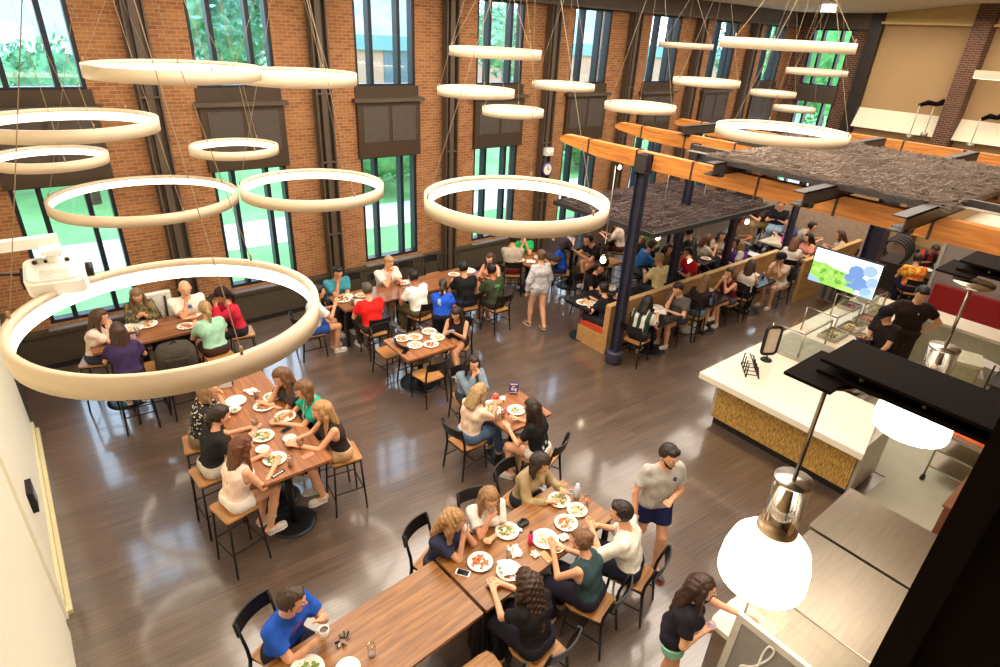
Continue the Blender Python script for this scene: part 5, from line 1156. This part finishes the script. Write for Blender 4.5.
 dict(k='P56', x=621, y=513, a=118, fem=False, arms=('table', 'hold'), top=('elbow', (240, 234, 222)), bot=('jeans', (34, 36, 50)), hair='short', hc=DBR, ct=-8, label='person with short dark hair in a loose white shirt, back to the camera', short='man in the loose white shirt'),
 dict(k='P57', x=581, y=541, a=108, arms=('table', 'hold'), top=('tank', (54, 76, 80)), bot=('jeans', (40, 36, 50)), hair='bun', hc=(140, 92, 54), label='person with a bun in a dark teal tank top, back to the camera', short='woman in the dark teal tank top'),
 dict(k='P58', x=526, y=582, a=98, arms='table2', top=('tee', (30, 26, 30)), bot=('jeans', (36, 34, 44)), hair='curly', hl=1.15, hc=(74, 46, 32), hp=20, label='person with long wavy dark brown hair in black, back to the camera', short='woman with wavy dark hair'),
 dict(k='P59', x=292, y=601, a=-62, fem=False, arms=('hold', 'hold2'), lean=14, top=('tee', (38, 86, 186)), bot=('jeans', (40, 44, 60)), hair='short', hc=(78, 56, 40), hy=35, hp=12, mark=('f', (84, 60, 140), [[(-.06, -.03), (.06, -.03), (.06, .03), (-.06, .03)]]), label='person in a blue t-shirt holding a white mug at the bottom edge', short='man holding the mug'),
 # --- standing
 dict(k='P60', x=669, y=456, a=-118, seat='st', fem=False, sc=1.0, arms=('down', 'belly'), top=('tee', (178, 172, 166)), bot=('shorts', (34, 38, 82)), untuck=True, hair='short', hc=(46, 32, 26), beard=True, hy=18, hp=14, shoe=(90, 84, 84), sole=(206, 30, 36), mark=('f', (60, 70, 110), [[(.07, .02), (.11, .02), (.11, .06), (.07, .06)]]), label='bearded person standing in a grey t-shirt and navy shorts', short=''),
 dict(k='P20', x=541, y=256, a=78, seat='st', sc=.97, arms='down', top=('long', (196, 190, 190), pat((206, 200, 198), (170, 168, 174), 'noise', 30)), untuck=True, bot=('short', (190, 186, 186)), hair='bun', hc=(120, 84, 54), hp=0, shoe=(120, 84, 60), label='person in a long light grey shirt with bare legs walking away between the tables', short=''),
 dict(k='P61', x=703, y=588, a=-58, seat='st', sc=.93, lean=10, arms=('belly', 'reach'), top=('tee', (34, 30, 38)), bot=('short', (150, 210, 186)), untuck=True, hair='long', hc=(70, 42, 30), hp=5, legs='together', label='person with long brown hair in a black t-shirt and mint shorts at the menu board', short=''),
 dict(k='P62', at=(10.5, 2.68), x=878, y=307, a=160, seat='st', fem=False, sc=1.02, lean=14, arms='hold', top=('tee', (40, 30, 30)), bot=('jeans', (30, 28, 34)), hair='cap', hc=BK, cap=(26, 24, 28), skin=0, hp=30, legs='together', label='cook in a black cap and dark shirt working over the food pans', short=''),
 dict(k='P63', at=(11.27, 2.66), x=917, y=301, a=-150, seat='st', fem=False, sc=1.14, arms='hip', fat=1.15, top=('tee', (44, 32, 28)), bot=('jeans', (52, 42, 40)), hair='short', hc=BK, cap=None, hp=30, legs='together', mark=('f', (210, 204, 200), [[(.04, .0), (.06, .0), (.06, .03), (.04, .03)]]), label='cook in a dark brown shirt standing with hands on the hips', short=''),
 dict(k='P64', x=917, y=259, a=35, arms='table', top=('tee', (236, 150, 40), pat((240, 196, 60), (224, 96, 40), 'noise', 7)), bot=('jeans', (36, 36, 60)), hair='short', hc=DBR, fem=False, label='person in an orange and yellow tie-dye t-shirt at the far right', short='guest in the tie-dye t-shirt'),
 dict(k='P65', x=935, y=250, a=-150, arms='table', fem=False, top=('tee', (40, 36, 36), pat((170, 40, 36), (30, 28, 30), 'wave', 1.6)), bot=('jeans', (36, 36, 50)), hair='short', hc=BK, skin=2, lean=34, hp=35, label='person in a red and black shirt bending over a plate at the far right', short='guest in red and black'),
 # --- dim background
 dict(k='B1', x=741, y=221, a=-60, arms='table', seat='s', fem=False, top=('tee', (96, 70, 50)), bot=('jeans', (40, 40, 50)), hair='short', hc=BK, skin=2, label='dim background person in brown on a stool behind the lower wire panel', short='dim guest in brown'),
 dict(k='B2', x=688, y=232, a=100, arms='table', seat='s', fem=False, top=('tee', (44, 56, 44)), bot=('jeans', (40, 40, 50)), hair='short', hc=BK, label='dim background person in dark green above the second post', short='dim guest in dark green'),
 dict(k='B3', x=758, y=203, a=150, arms='table', seat='s', fem=False, top=('tee', (70, 50, 50)), bot=('jeans', (164, 136, 96)), hair='short', hc=BK, lean=30, label='background person in tan trousers on a stool at the far back', short='guest in tan trousers'),
 dict(k='B4', x=781, y=205, a=-160, arms='table', seat='s', fem=False, top=('tee', (30, 32, 38)), bot=('jeans', (150, 176, 200)), hair='short', hc=BK, label='background person in pale blue jeans at the far back', short='guest in pale jeans'),
 dict(k='B6', at=(8.95, 9.0), x=576, y=236, a=10, arms='table', seat='s', fem=False, top=('tee', (62, 54, 58)), bot=('shorts', (70, 66, 70)), hair='short', hc=BRN, lean=30, label='person in dark clothes across from the hunched man at the high table', short='dark guest across the high table'),
 dict(k='B7', x=790, y=222, a=100, arms='table', fem=False, top=('tee', (60, 70, 120)), bot=('jeans', (40, 40, 50)), hair='short', hc=BK, label='dim background person in slate blue just left of the fourth post', short='dim guest in slate blue'),
]
PP = {}
for p in PEOPLE: PP[p['k']] = person(p)
T1 = time.time(); print('people', round(T1-T0, 1), 's')
# empty chairs and stools
def chair(x, y, a, lab): CHAIR.put((x, y, 0), math.radians(a), lab, 'dining chairs')
def stool(x, y, a, lab): STOOL.put((x, y, 0), math.radians(a), lab, 'bar stools')
chair(4.27, 6.78, 92, 'empty black framed chair with golden seat at the near side of the six plate table')
chair(4.15, 7.78, -85, 'empty dark chair behind the left corner of the six plate table')
chair(4.38, 7.34, 2, 'empty chair tucked under the left side of the six plate table')
chair(2.02, 2.36, 92, 'empty chair tucked under the mostly empty table at the bottom edge')
chair(6.0, 10.15, -90, 'empty dark chair against the wall behind the black shirts table, left one')
chair(6.65, 10.2, -90, 'empty dark chair against the wall behind the black shirts table, right one')
chair(4.75, 10.1, -90, 'empty dark chair between the teal and the blond diners')
chair(5.2, 4.2, 130, 'empty chair beside the woman in white shorts') if 0 else None
stool(1.25, 9.95, -90, 'stool carrying the white coat behind the high window table')
stool(1.15, 8.5, 90, 'empty stool under the high window table between the two backs')
stool(.72, 8.72, 90, 'stool with crossed rungs left under the high window table')
stool(9.6, 8.3, 90, 'empty stool at the near side of the dark high table behind the nearest post')
stool(10.1, 8.25, 90, 'second empty stool at the dark high table behind the nearest post')
stool(10.9, 8.0, 90, 'empty stool right of the dark high table near the hanging lamps')
stool(12.2, 8.1, 90, 'empty stool at the far dark high table, left one')
stool(12.9, 8.1, 90, 'empty stool at the far dark high table, right one')
stool(15.9, 7.5, 90, 'empty stool at the far back high table')
chair(13.3, 7.5, -90, 'empty chair behind the white topped booth table')
chair(9.15, 7.7, -90, 'empty chair behind the small black tables')
chair(15.9, 3.2, 90, 'empty chair in front of the tie-dye guest table')

# ================================================================== TABLEWARE
def mk_plate(r=.125, n='plate'):
    t = MB().lathe([(0, .004), (r*.55, .004), (r*.72, .01), (r, .02), (r*.99, .024), (r*.7, .014), (r*.5, .009), (0, .009)], 28).build(n, WHITEC); tag(t, 'x', 'plate'); return t
def mk_bowl(r=.075):
    t = MB().lathe([(0, 0), (r*.5, 0), (r, .045), (r*.95, .048), (r*.5, .012), (0, .012)], 24).build('bowl', WHITEC); tag(t, 'x', 'bowl'); return t
PLATE, BOWL = Proto(mk_plate()), Proto(mk_bowl())
fork0 = MB(); fork0.box(-.09, .03, -.004, .004, 0, .003).box(.03, .05, -.011, .011, 0, .003)
for q in range(4): fork0.box(.05, .085, -.011+q*.006, -.008+q*.006, 0, .003)
fork0 = fork0.build('fork', mat((200, 196, 190), .25, .9)); tag(fork0, 'x', 'fork'); FORK = Proto(fork0)
def food(c, lab, ix, r=.07, n=26, h=.02, s=.013):
    b = MB(); morsels(b, r, n, h, (0, 0, .012), s, len(ix)); o = b.build('plate_food', foodmats(*ix)); o.location = c; tag(o, lab, 'food', None, 'stuff')
def plate(px, py, h, lab, ix=(0, 3), what='food remains', sc=1, empty_=False, fk=True, loc=None):
    c = loc or TG(px, py, h, .135*sc); r = random.uniform(0, 6)
    PLATE.put(c, r, 'white plate '+lab, 'white plates', (sc, sc, 1))
    if not empty_: food(c, what+' on the white plate '+lab, ix, .085*sc, 34, .024, .015)
    if fk: FORK.put(c+V((.0, .01, .024)), r+1, 'fork on the white plate '+lab, 'forks on plates')
def bowl(px, py, h, lab, ix=(3, 2)):
    c = TG(px, py, h, .08); BOWL.put(c, 0, 'small white bowl '+lab, 'small white bowls'); food(c+V((0, 0, .01)), 'food in the small white bowl '+lab, ix, .045, 14, .015, .01)
def tumbler(px, py, h, lab, liq=None, loc=None, H_=.125, r=.036):
    t = empty('drinking_glass', loc or TG(px, py, h, .04), 0, lab, 'glass'); MB().lathe([(0, 0), (r*.85, 0), (r, H_), (r*.94, H_), (r*.8, .006), (0, .006)], 18).build('glass', glass((.95, .95, .93), .5), t)
    if liq: MB().lathe([(0, .007), (r*.78, .007), (r*.88, H_*.7), (0, H_*.7)], 16).build('drink', mat(liq, .2), t)
    return t
def phone(px, py, h, lab, a=.4, col=(232, 232, 232), scr=(24, 24, 28)):
    t = empty('phone', TG(px, py, h, .07), a, lab, 'phone'); MB().prism(rrect(-.07, .07, -.035, .035, .01), 0, .008).build('case', mat(col, .3), t); MB().box(-.055, .055, -.031, .031, .008, .009).build('screen', mat(scr, .1), t)
def napkin(px, py, h, lab, s=.07):
    b = MB(); n = 9; vs = []
    for i in range(n):
        for j in range(n): vs.append(((i/(n-1)-.5)*s*2+random.gauss(0, .006), (j/(n-1)-.5)*s*1.6+random.gauss(0, .006), .004+abs(random.gauss(0, .014))))
    b.add(vs, [[i*n+j, (i+1)*n+j, (i+1)*n+j+1, i*n+j+1] for i in range(n-1) for j in range(n-1)]); o = b.build('napkin', mat((240, 236, 228), .9)); o.location = TG(px, py, h, .08); o.rotation_euler = (0, 0, random.random()*3); tag(o, lab, 'napkin', 'crumpled napkins')
def bottle(px, py, h, lab, col, r=.032, H_=.2, cap=(30, 30, 34), loc=None):
    t = empty('bottle', loc or TG(px, py, h, .04), 0, lab, 'bottle'); MB().lathe([(0, 0), (r, 0), (r, H_*.75), (r*.5, H_*.88), (0, H_*.88)], 20).build('body', mat(col, .35), t); MB().lathe([(r*.55, H_*.86), (r*.55, H_), (0, H_)], 16).build('cap', mat(cap, .4), t)
def card(px, py, h, lab, col, a, w=.1, hh=.15, marks=()):
    t = empty('table_card', TG(px, py, h, .06), a, lab, 'table card'); MB().box(-w/2, w/2, -.004, .004, .01, hh).build('card', mat(col, .4), t); MB().box(-w/2-.005, w/2+.005, -.03, .03, 0, .01).build('stand', glass((.95, .95, .95), .3), t)
    b = MB()
    for x0, x1, z0, z1 in marks: b.box(x0*w, x1*w, -.0055, -.004, z0*hh, z1*hh)
    b.build('printing', mat((240, 238, 240), .5), t); return t
PURP = (74, 64, 150)
card(511, 392, .75, 'purple and white upright card on the small table', PURP, math.radians(-35), .13, .19, ((-.4, .4, .78, .9), (-.3, -.05, .3, .55), (.05, .3, .25, .5), (-.25, .1, .6, .68), (-.45, .45, .1, .16)))
card(226, 388, 1.05, 'white and blue card holder at the far part of the high table', (226, 224, 230), math.radians(-20), .15, .1, ())
t = empty('table_card', G(229, 386, 1.052), math.radians(-20), 'blue printed card propped beside the white card holder', 'table card'); b = MB()
for q in range(3): b.box(-.065+q*.045, -.03+q*.045, -.012, -.006, .02, .085)
b.build('card', mat((60, 74, 150), .5), t)
# crowded table
for a in (
 (502, 532, '', (0, 2), 'half eaten noodles'), ):
    pass
CR = .77
plate(507, 532, .75, 'in front of the drinking woman', (0, 1, 3), 'salad remains')
plate(480, 563, .75, 'with the fried bun beside the white phone', (2,), 'round fried bun')
plate(559, 501, .75, 'with greens next to the tall white bottle', (1, 0, 2), 'salad and toast')
plate(577, 511, .75, 'nearest the orange drink', (0, 3), 'yellow sauce remains', .9)
plate(566, 524, .75, 'with the red and yellow pasta', (2, 0), 'red and yellow pasta')
plate(545, 540, .75, 'beside the pink bottle', (3, 5), 'pale leftovers', 1.1)
plate(509, 572, .75, 'covered by a napkin in front of the wavy haired woman', (5, 2), 'sandwich pieces', 1.0)
bowl(558, 552, .75, 'of red salsa by the teal tank top', (4, 2))
napkin(564, 538, .76, 'brown crumpled napkin pile held by the woman with the bun', .05)
napkin(515, 552, .752, 'folded white napkin left of the pink bottle'); napkin(535, 555, .752, 'small crumpled napkin right below the pink bottle', .04); napkin(507, 568, .785, 'napkin spread over a plate at the wavy haired woman', .09)
bottle(530, 544, .75, 'pink bottle with a dark cap on the crowded table', (240, 60, 120), .027, .17)
bottle(576, 498, .75, 'tall white bottle with a lavender body and loop cap', (206, 206, 232), .034, .2, (236, 236, 240))
tumbler(586, 506, .75, 'glass of orange drink at the far corner of the crowded table', (238, 120, 20))
tumbler(509, 557, .75, 'clear empty glass left of the napkin on the crowded table')
phone(463, 573, .75, 'white phone with a black screen near the table joint', math.radians(-55)); phone(519, 528, .75, 'phone in a dark case by the drinking woman', 1.0, (30, 30, 34), (200, 204, 210)); phone(492, 584, .75, 'dark phone on the crowded table by the joint', .4, (24, 24, 26)); phone(569, 492, .75, 'white phone lying left of the tall white bottle', -.8); phone(546, 557, .75, 'tan phone near the table edge by the bun', 1.5, (206, 170, 120), (196, 160, 110))
o = MB().prism(rrect(-.06, .06, -.04, .04, .02), 0, .03).tube([(-.05, 0, .02), (0, .03, .05), (.05, 0, .02)], .01, 6).build('pouch', BLK); o.location = G(523, 524, .755); tag(o, 'small black pouch next to the dark cased phone', 'pouch')
# near empty table
b = MB(); random.seed(11)
for q in range(16):
    a = random.random()*6.28; b.tube([(.0+.03*math.cos(a), .03*math.sin(a), .01), (.07*math.cos(a+.5), .06*math.sin(a+.5), random.uniform(.01, .05))], .006, 5, mi=q % 2)
o = b.build('key_bunch', [BLK, mat((180, 184, 176), .3, .8)]); o.location = G(343, 641, .75); tag(o, 'bunch of keys with black and silver pieces on the near empty table', 'keys')
t = tumbler(372, 655, .75, 'clear glass with a little white drink at the bottom of the photo', None); MB().lathe([(0, .007), (.026, .007), (.027, .02), (0, .022)], 14).build('drink', mat((236, 226, 222), .4), t)
plate(307, 672, .75, 'with lettuce at the bottom edge', (1, 5), 'lettuce and bread', 1.1, fk=False); plate(348, 670, .75, 'without food at the bottom edge', empty_=True, fk=False, sc=.8)
def hold(k, s, mk, up_=0.0):
    p = PP.get(k)
    if p: return p['_m'] @ (p['hands'][s][1]+V((0, 0, up_)))
q = hold('P59', -1, 0)
if q:
    t = empty('mug', q+V((.01, .0, -.03)), 2.4, 'white mug of coffee held by the man in the blue t-shirt', 'mug'); MB().lathe([(0, 0), (.034, 0), (.042, .095), (.037, .095), (.03, .01), (0, .01)], 20).build('cup', WHITEC, t); MB().tube([(.04, 0, .075), (.07, 0, .07), (.07, 0, .03), (.036, 0, .02)], .006, 6).build('handle', WHITEC, t); MB().lathe([(0, .075), (.037, .075)], 18).build('coffee', mat((70, 36, 16), .2), t)
q = hold('P54', -1, 0)
if q: tumbler(0, 0, 0, 'clear cup the woman in the white t-shirt drinks from', (222, 214, 206), q+V((0, 0, -.05)))
q = hold('P53', -1, 0)
if q: bottle(0, 0, 0, 'small cup held to the mouth by the curly blond woman', (220, 214, 214), .026, .1, (220, 214, 214), q+V((0, 0, -.05)))
q = hold('P16', -1, 0)
if q: o = MB().prism(rrect(-.07, .07, -.035, .035, .01), 0, .01).build('phone', mat((120, 150, 160), .2)); o.location = q; tag(o, 'phone held by the woman in the black top by the six plates', 'phone')
q = hold('P60', -1, 0)
if q: o = MB().prism(rrect(-.035, .035, -.07, .07, .01), 0, .012).build('phone', BLK); o.location = q+V((0, 0, -.06)); o.rotation_euler = (0, 1.4, 0); tag(o, 'dark phone in the right hand of the standing bearded man', 'phone')
q = hold('P61', -1, 0)
if q: bottle(0, 0, 0, 'lavender cup held by the woman at the menu board', (196, 176, 214), .03, .09, (196, 176, 214), q+V((0, 0, -.05)))
for k, nm in (('P2', 'bun sandwich held by the woman in the olive jacket'), ('P10', 'burger held by the blond man in white'), ('P17', 'food held by the man with the cap'), ('P41', 'white cup held by the woman in maroon'), ('P43', 'sandwich held by the woman in the black cap'), ('P51', 'red drink cup reached by the blond woman')):
    q = hold(k, -1, 0)
    if q: b = MB(); b.ell((0, 0, 0), (.05, .045, .03), 12, 8, 0); o = b.build('cup' if 'cup' in nm else 'sandwich', mat((236, 232, 226) if 'white' in nm and 'cup' in nm else (214, 60, 44) if 'red' in nm else (206, 150, 80), .5, amt=.2, scale=30)); o.location = q; tag(o, nm, 'cup' if 'cup' in nm else 'food')
# high table of six women
plate(236, 402, 1.05, 'beside the flowered blouse', empty_=True, fk=False); bowl(235, 412, 1.05, 'of salad below the plate of the flowered blouse', (1, 0))
plate(272, 398, 1.05, 'in front of the dark grey woman', (1, 5), 'salad leaves', .85); plate(264, 407, 1.05, 'in the middle of the high table', (2, 3, 0), 'rice and meat'); plate(289, 416, 1.05, 'in front of the turquoise t-shirt', (2, 0), 'orange pieces')
plate(263, 437, 1.05, 'with egg and salad at the dark ponytail', (0, 1, 5), 'egg and salad'); bowl(263, 452, 1.05, 'empty looking at the pink sleeveless top', (5,)); bowl(290, 441, 1.05, 'of pale soup near the dark drink', (5,))
plate(275, 460, 1.05, 'with yellow salad in front of the pink sleeveless top', (0, 1, 3), 'yellow salad')
tumbler(256, 429, 1.05, 'glass of dark drink between the left women', (60, 20, 20)); tumbler(301, 448, 1.05, 'glass of brown drink right of the small bowl', (120, 50, 26)); tumbler(291, 466, 1.05, 'clear glass of pale drink near the near end of the high table', (214, 160, 130)); tumbler(278, 425, 1.05, 'glass of yellow green drink by the grey phone', (190, 190, 40)); tumbler(257, 399, 1.05, 'glass of orange drink in the far half of the high table', (200, 110, 60))
phone(286, 430, 1.05, 'dark grey phone beside the yellow green drink', .3, (60, 70, 80)); phone(308, 456, 1.05, 'salmon pink phone near the front right corner of the high table', .15, (226, 130, 104), (226, 136, 110)); napkin(252, 392, 1.055, 'crumpled white napkin near the card holder', .08)
o = MB().prism(rrect(-.08, .08, -.025, .025, .005), 0, .004).build('sticker', BLK); o.location = G(278, 474, 1.051); o.rotation_euler = (0, 0, .3); tag(o, 'black lettered strip on the near edge of the high table', 'strip')
b = MB()
for q in range(5): b.box(-.06+q*.026, -.045+q*.026, -.012, .012, 0, .002).box(-.06+q*.026, -.04+q*.026, .008, .012, 0, .002)
o2 = b.build('lettering', mat((230, 226, 220), .5), o); o2.location = (0, 0, .004)
# small middle table
plate(486, 414, .75, 'nearest the denim shirt', (0, 3), 'pasta remains'); plate(489, 404, .75, 'at the far edge next to the denim shirt', (2, 5), 'meat remains', .9); plate(516, 411, .75, 'of the woman in white shorts', (5, 1), 'pale remains')
tumbler(503, 417, .75, 'glass of red drink in the middle of the small table', (216, 60, 30)); tumbler(497, 420, .75, 'clear glass in the middle of the small table', (230, 200, 180)); napkin(500, 397, .755, 'blue and white wrapper crumpled by the purple card', .05)
# six plates
for k, (x, y, w, ix) in enumerate(((399, 337, 'far left of the six on the square table', (0, 2)), (415, 338, 'second in the far row of the square table', (2, 0)), (430, 332, 'furthest back on the square table', (2, 3)), (438, 338, 'far right of the six on the square table', (0, 3)), (415, 346, 'near left of the six on the square table', (3, 0)), (431, 345, 'near right of the six on the square table', (2, 4)))): plate(x, y, .75, w, ix, 'scraps of food', 1, fk=k % 2 == 0)
phone(405, 352, .75, 'dark phone on the near corner of the six plate table', .6, (30, 30, 34)); tumbler(420, 330, .75, 'small glass of brown drink among the six plates', (90, 50, 30), H_=.08)
# wall tables
plate(343, 300, .75, 'with a burger in front of the boy in blue shorts', (2, 0, 4), 'burger pieces', 1.2); plate(347, 297, .75, 'in front of the teal t-shirt', (5, 3), 'pale leftovers'); plate(358, 303, .75, 'next to the bright red t-shirt', (3,), 'leftovers'); plate(396, 284, .75, 'in front of the blond man in white', (2, 3), 'meal remains'); plate(361, 296, .75, 'between the teal and the red t-shirts', (3, 0), 'leftovers', .9)
tumbler(353, 305, .75, 'glass on the wall table by the red shirt', (90, 40, 30)); plate(478, 269, .75, 'with a big napkin at the wall table end', (5,), 'napkin and scraps', 1.3); plate(466, 271, .75, 'left of the big napkin plate', (3, 2), 'scraps'); plate(454, 275, .75, 'in front of the black t-shirt', (2, 3), 'scraps')
plate(516, 262, .75, 'left on the crumpled napkin table', (2, 3), 'scraps', 1.1); plate(540, 258, .75, 'right on the crumpled napkin table', (5, 3), 'scraps', 1.1); napkin(531, 262, .755, 'brown crumpled napkin before the walking woman', .1)
# window high table
plate(146, 323, 1.05, 'in front of the olive jacket', (2, 3, 0), 'sandwich pieces', 1.2); plate(130, 325, 1.05, 'on the tray left of the olive jacket', (5, 3), 'napkin and scraps', 1.3, fk=False); plate(189, 311, 1.05, 'with orange food before the bald man', (2, 0), 'orange pieces', 1.2); plate(186, 327, 1.05, 'nearest the mint t-shirt', (2,), 'sauce remains'); plate(98, 334, 1.05, 'at the left end before the pink top', (5,), 'scraps', .9)
tumbler(138, 335, 1.05, 'clear glass near the purple top', (206, 190, 200)); tumbler(164, 318, 1.05, 'clear glass in the middle of the window table', (214, 200, 190))
# booth tables
plate(567+8, 306, .75, 'with bread at the near corner of the black table', (0, 2), 'bread and salad', 1.2); plate(590, 304, .75, 'beside the bread plate on the black table', (5, 3), 'scraps', 1.1); plate(610, 285, .75, 'far on the small black tables', (5,), 'scraps'); bowl(612, 291, .75, 'on the small black tables')
o = MB().box(-.14, .14, -.11, .11, 0, .012).box(-.14, .14, -.004, .004, .012, .016).build('open_book', mat((238, 234, 226), .7)); o.location = TG(661, 311, .74, .13); o.rotation_euler = (0, 0, .5); tag(o, 'open white book on the small table by the boy in dark grey', 'book')
plate(664, 304, .74, 'above the open book', (5,), 'scraps'); plate(707, 287, .74, 'between the denim shorts and the maroon top', (5, 2), 'scraps'); plate(762, 270, .74, 'with a sandwich at the last booth table', (0, 2, 4), 'sandwich', 1.2); tumbler(770, 274, .74, 'clear glass at the last booth table', (200, 200, 210))
plate(668, 262, .75, 'behind the booth wall by the yellow shirt', (2,), 'scraps'); plate(716, 256, .75, 'on the dark table by the red shirt', (3, 2), 'scraps'); bottle(782, 244, .75, 'magenta bottle on the white topped booth table', (196, 20, 160), .04, .24, (150, 20, 120)); plate(770, 246, .75, 'on the white topped booth table', (3,), 'scraps')
plate(928, 268, .75, 'before the tie-dye t-shirt', (5,), 'scraps', 1.3)
# bags, coats and floor things
def bag(px, py, lab, col, s=1, h=0, loc=None, strap=True):
    t = empty('backpack', loc or G(px, py, h), random.uniform(-.5, .5), lab, 'bag'); b = MB(); L = [(.20, .11, 0), (.23, .14, .04), (.22, .13, .2), (.17, .10, .28), (.08, .05, .31)]; R_ = [[(x*s, y*s, z*s) for x, y in rrect(-a, a, -c, c, c*.7)] for a, c, z in L]; n = len(R_[0])
    b.add([v for r in R_ for v in r], [[i*n+k, i*n+(k+1) % n, (i+1)*n+(k+1) % n, (i+1)*n+k] for i in range(4) for k in range(n)]+[[4*n+k for k in range(n)], [k for k in range(n)][::-1]], 0, True); b.build('body', cloth(col), t)
    MB().prism([(x*s, y*s-.15*s) for x, y in rrect(-.13, .13, -.04, .05, .03)], .03*s, .17*s).build('pocket', cloth(tuple(int(c*.8) for c in col)), t)
    if strap: MB().tube([(-.1*s, -.06*s, .27*s), (0, 0, .33*s), (.1*s, .05*s, .26*s)], .012, 6).build('strap', cloth(tuple(int(c*.6) for c in col)), t)
bag(0, 0, 'dark grey backpack on the stool under the high window table', (70, 62, 54), 1.2, loc=V((1.15, 8.55, .76))); bag(0, 0, 'dark red bag hanging low beside the mint t-shirt', (110, 24, 50), .9, loc=V((1.5, 8.95, .25)))
bag(572, 277, 'beige canvas bag on the floor by the high stools', (176, 156, 124), 1.1); bag(688, 331, 'white bag on the floor under the booth table', (236, 230, 224), .8, strap=False); bag(650, 585, '', (0, 0, 0)) if 0 else None
bag(0, 0, 'dark bag on the floor between the crowded table legs', (36, 26, 28), 1, loc=V((2.5, 2.9, 0)))
bag(0, 0, 'pale shopping bag hanging at the far back', (224, 210, 190), 1.2, loc=V((16.5, 8.0, .1))); bag(0, 0, 'light blue bag at the far back beside the pale one', (150, 180, 210), 1.3, loc=V((16.9, 7.6, .1)))
o = empty('coat', (1.28, 10.08, .76), 0, 'light grey white coat folded on a chair back by the window', 'coat'); b = MB(); b.prism(rrect(-.2, .2, -.06, .06, .05), 0, .55); b.build('fabric', cloth((222, 216, 206)), o); MB().tube([(-.1, -.06, .5), (-.02, -.09, .2), (.0, -.07, .02)], .02, 6).tube([(.1, -.06, .5), (.08, -.09, .2), (.1, -.07, .02)], .02, 6).build('sleeve', cloth((60, 56, 52)), o)
for k, (px, py, aa, zz, lab) in enumerate(((596, 190+0, 0, 0, ''),)): pass

# ================================================================== LIGHT
w = bpy.data.worlds.new('world'); bpy.context.scene.world = w; w.use_nodes = True; nt = w.node_tree; bg = nt.nodes['Background']
tc = nt.nodes.new('ShaderNodeTexCoord'); sp = nt.nodes.new('ShaderNodeSeparateXYZ'); rp = nt.nodes.new('ShaderNodeValToRGB')
nt.links.new(tc.outputs['Generated'], sp.inputs[0]); nt.links.new(sp.outputs['Z'], rp.inputs[0])
rp.color_ramp.elements[0].position = 0; rp.color_ramp.elements[0].color = (.95, .97, 1, 1); rp.color_ramp.elements[1].position = .6; rp.color_ramp.elements[1].color = (.62, .8, 1, 1)
nt.links.new(rp.outputs[0], bg.inputs[0]); bg.inputs[1].default_value = 4.6
def area(x, y, z, sx, sy, e, col=(1, .9, .77), rot=(0, 0, 0), spread=PI):
    l = bpy.data.lights.new('ceiling_fill', 'AREA'); l.shape = 'RECTANGLE'; l.size = sx; l.size_y = sy; l.energy = e; l.color = col; l.spread = spread
    o = bpy.data.objects.new('ceiling_fill', l); C.objects.link(o); o.location = (x, y, z); o.rotation_euler = rot
for x in (2.2, 5.4, 8.6, 12, 15.4, 18.8):
    for y in (2.6, 5.3, 8.2): area(x, y, 6.2, 2.5, 2.5, 122 if x < 11 else 88)  # added area fill spread evenly below the ceiling, no fixtures modelled
for x, y, z, e in ((2.21, .69, 2.95, 35), (3.88, .70, 3.1, 35)):
    l = bpy.data.lights.new('pendant_light', 'SPOT'); l.energy = e*1.6; l.spot_size = 2.6; l.spot_blend = .6; l.shadow_soft_size = .15; l.color = (1, .88, .7); o = bpy.data.objects.new('pendant_light', l); C.objects.link(o); o.location = (x, y, z)
for x, y in ((8.6, 3.4), (10.4, 3.3), (12, 3), (8.0, 2.5), (10.8, 1.6), (7, 1)):
    l = bpy.data.lights.new('kitchen_fill', 'SPOT'); l.energy = 60; l.spot_size = 1.7; l.spot_blend = .8; l.shadow_soft_size = .2; l.color = (1, .9, .74); o = bpy.data.objects.new('kitchen_fill', l); C.objects.link(o); o.location = (x, y, 3.7)  # added spots brightening the counter area, no lamp bodies modelled
sc = bpy.context.scene; sc.view_settings.view_transform = 'Standard'; sc.view_settings.look = 'None'; sc.view_settings.gamma = 1; sc.view_settings.use_curve_mapping = False; sc.view_settings.exposure = .14
sc.cycles.use_denoising = True; sc.cycles.max_bounces = 6; sc.cycles.diffuse_bounces = 3; sc.cycles.glossy_bounces = 3; sc.cycles.transparent_max_bounces = 12; sc.cycles.sample_clamp_indirect = 4
print('script', round(time.time()-T0, 1), 's')
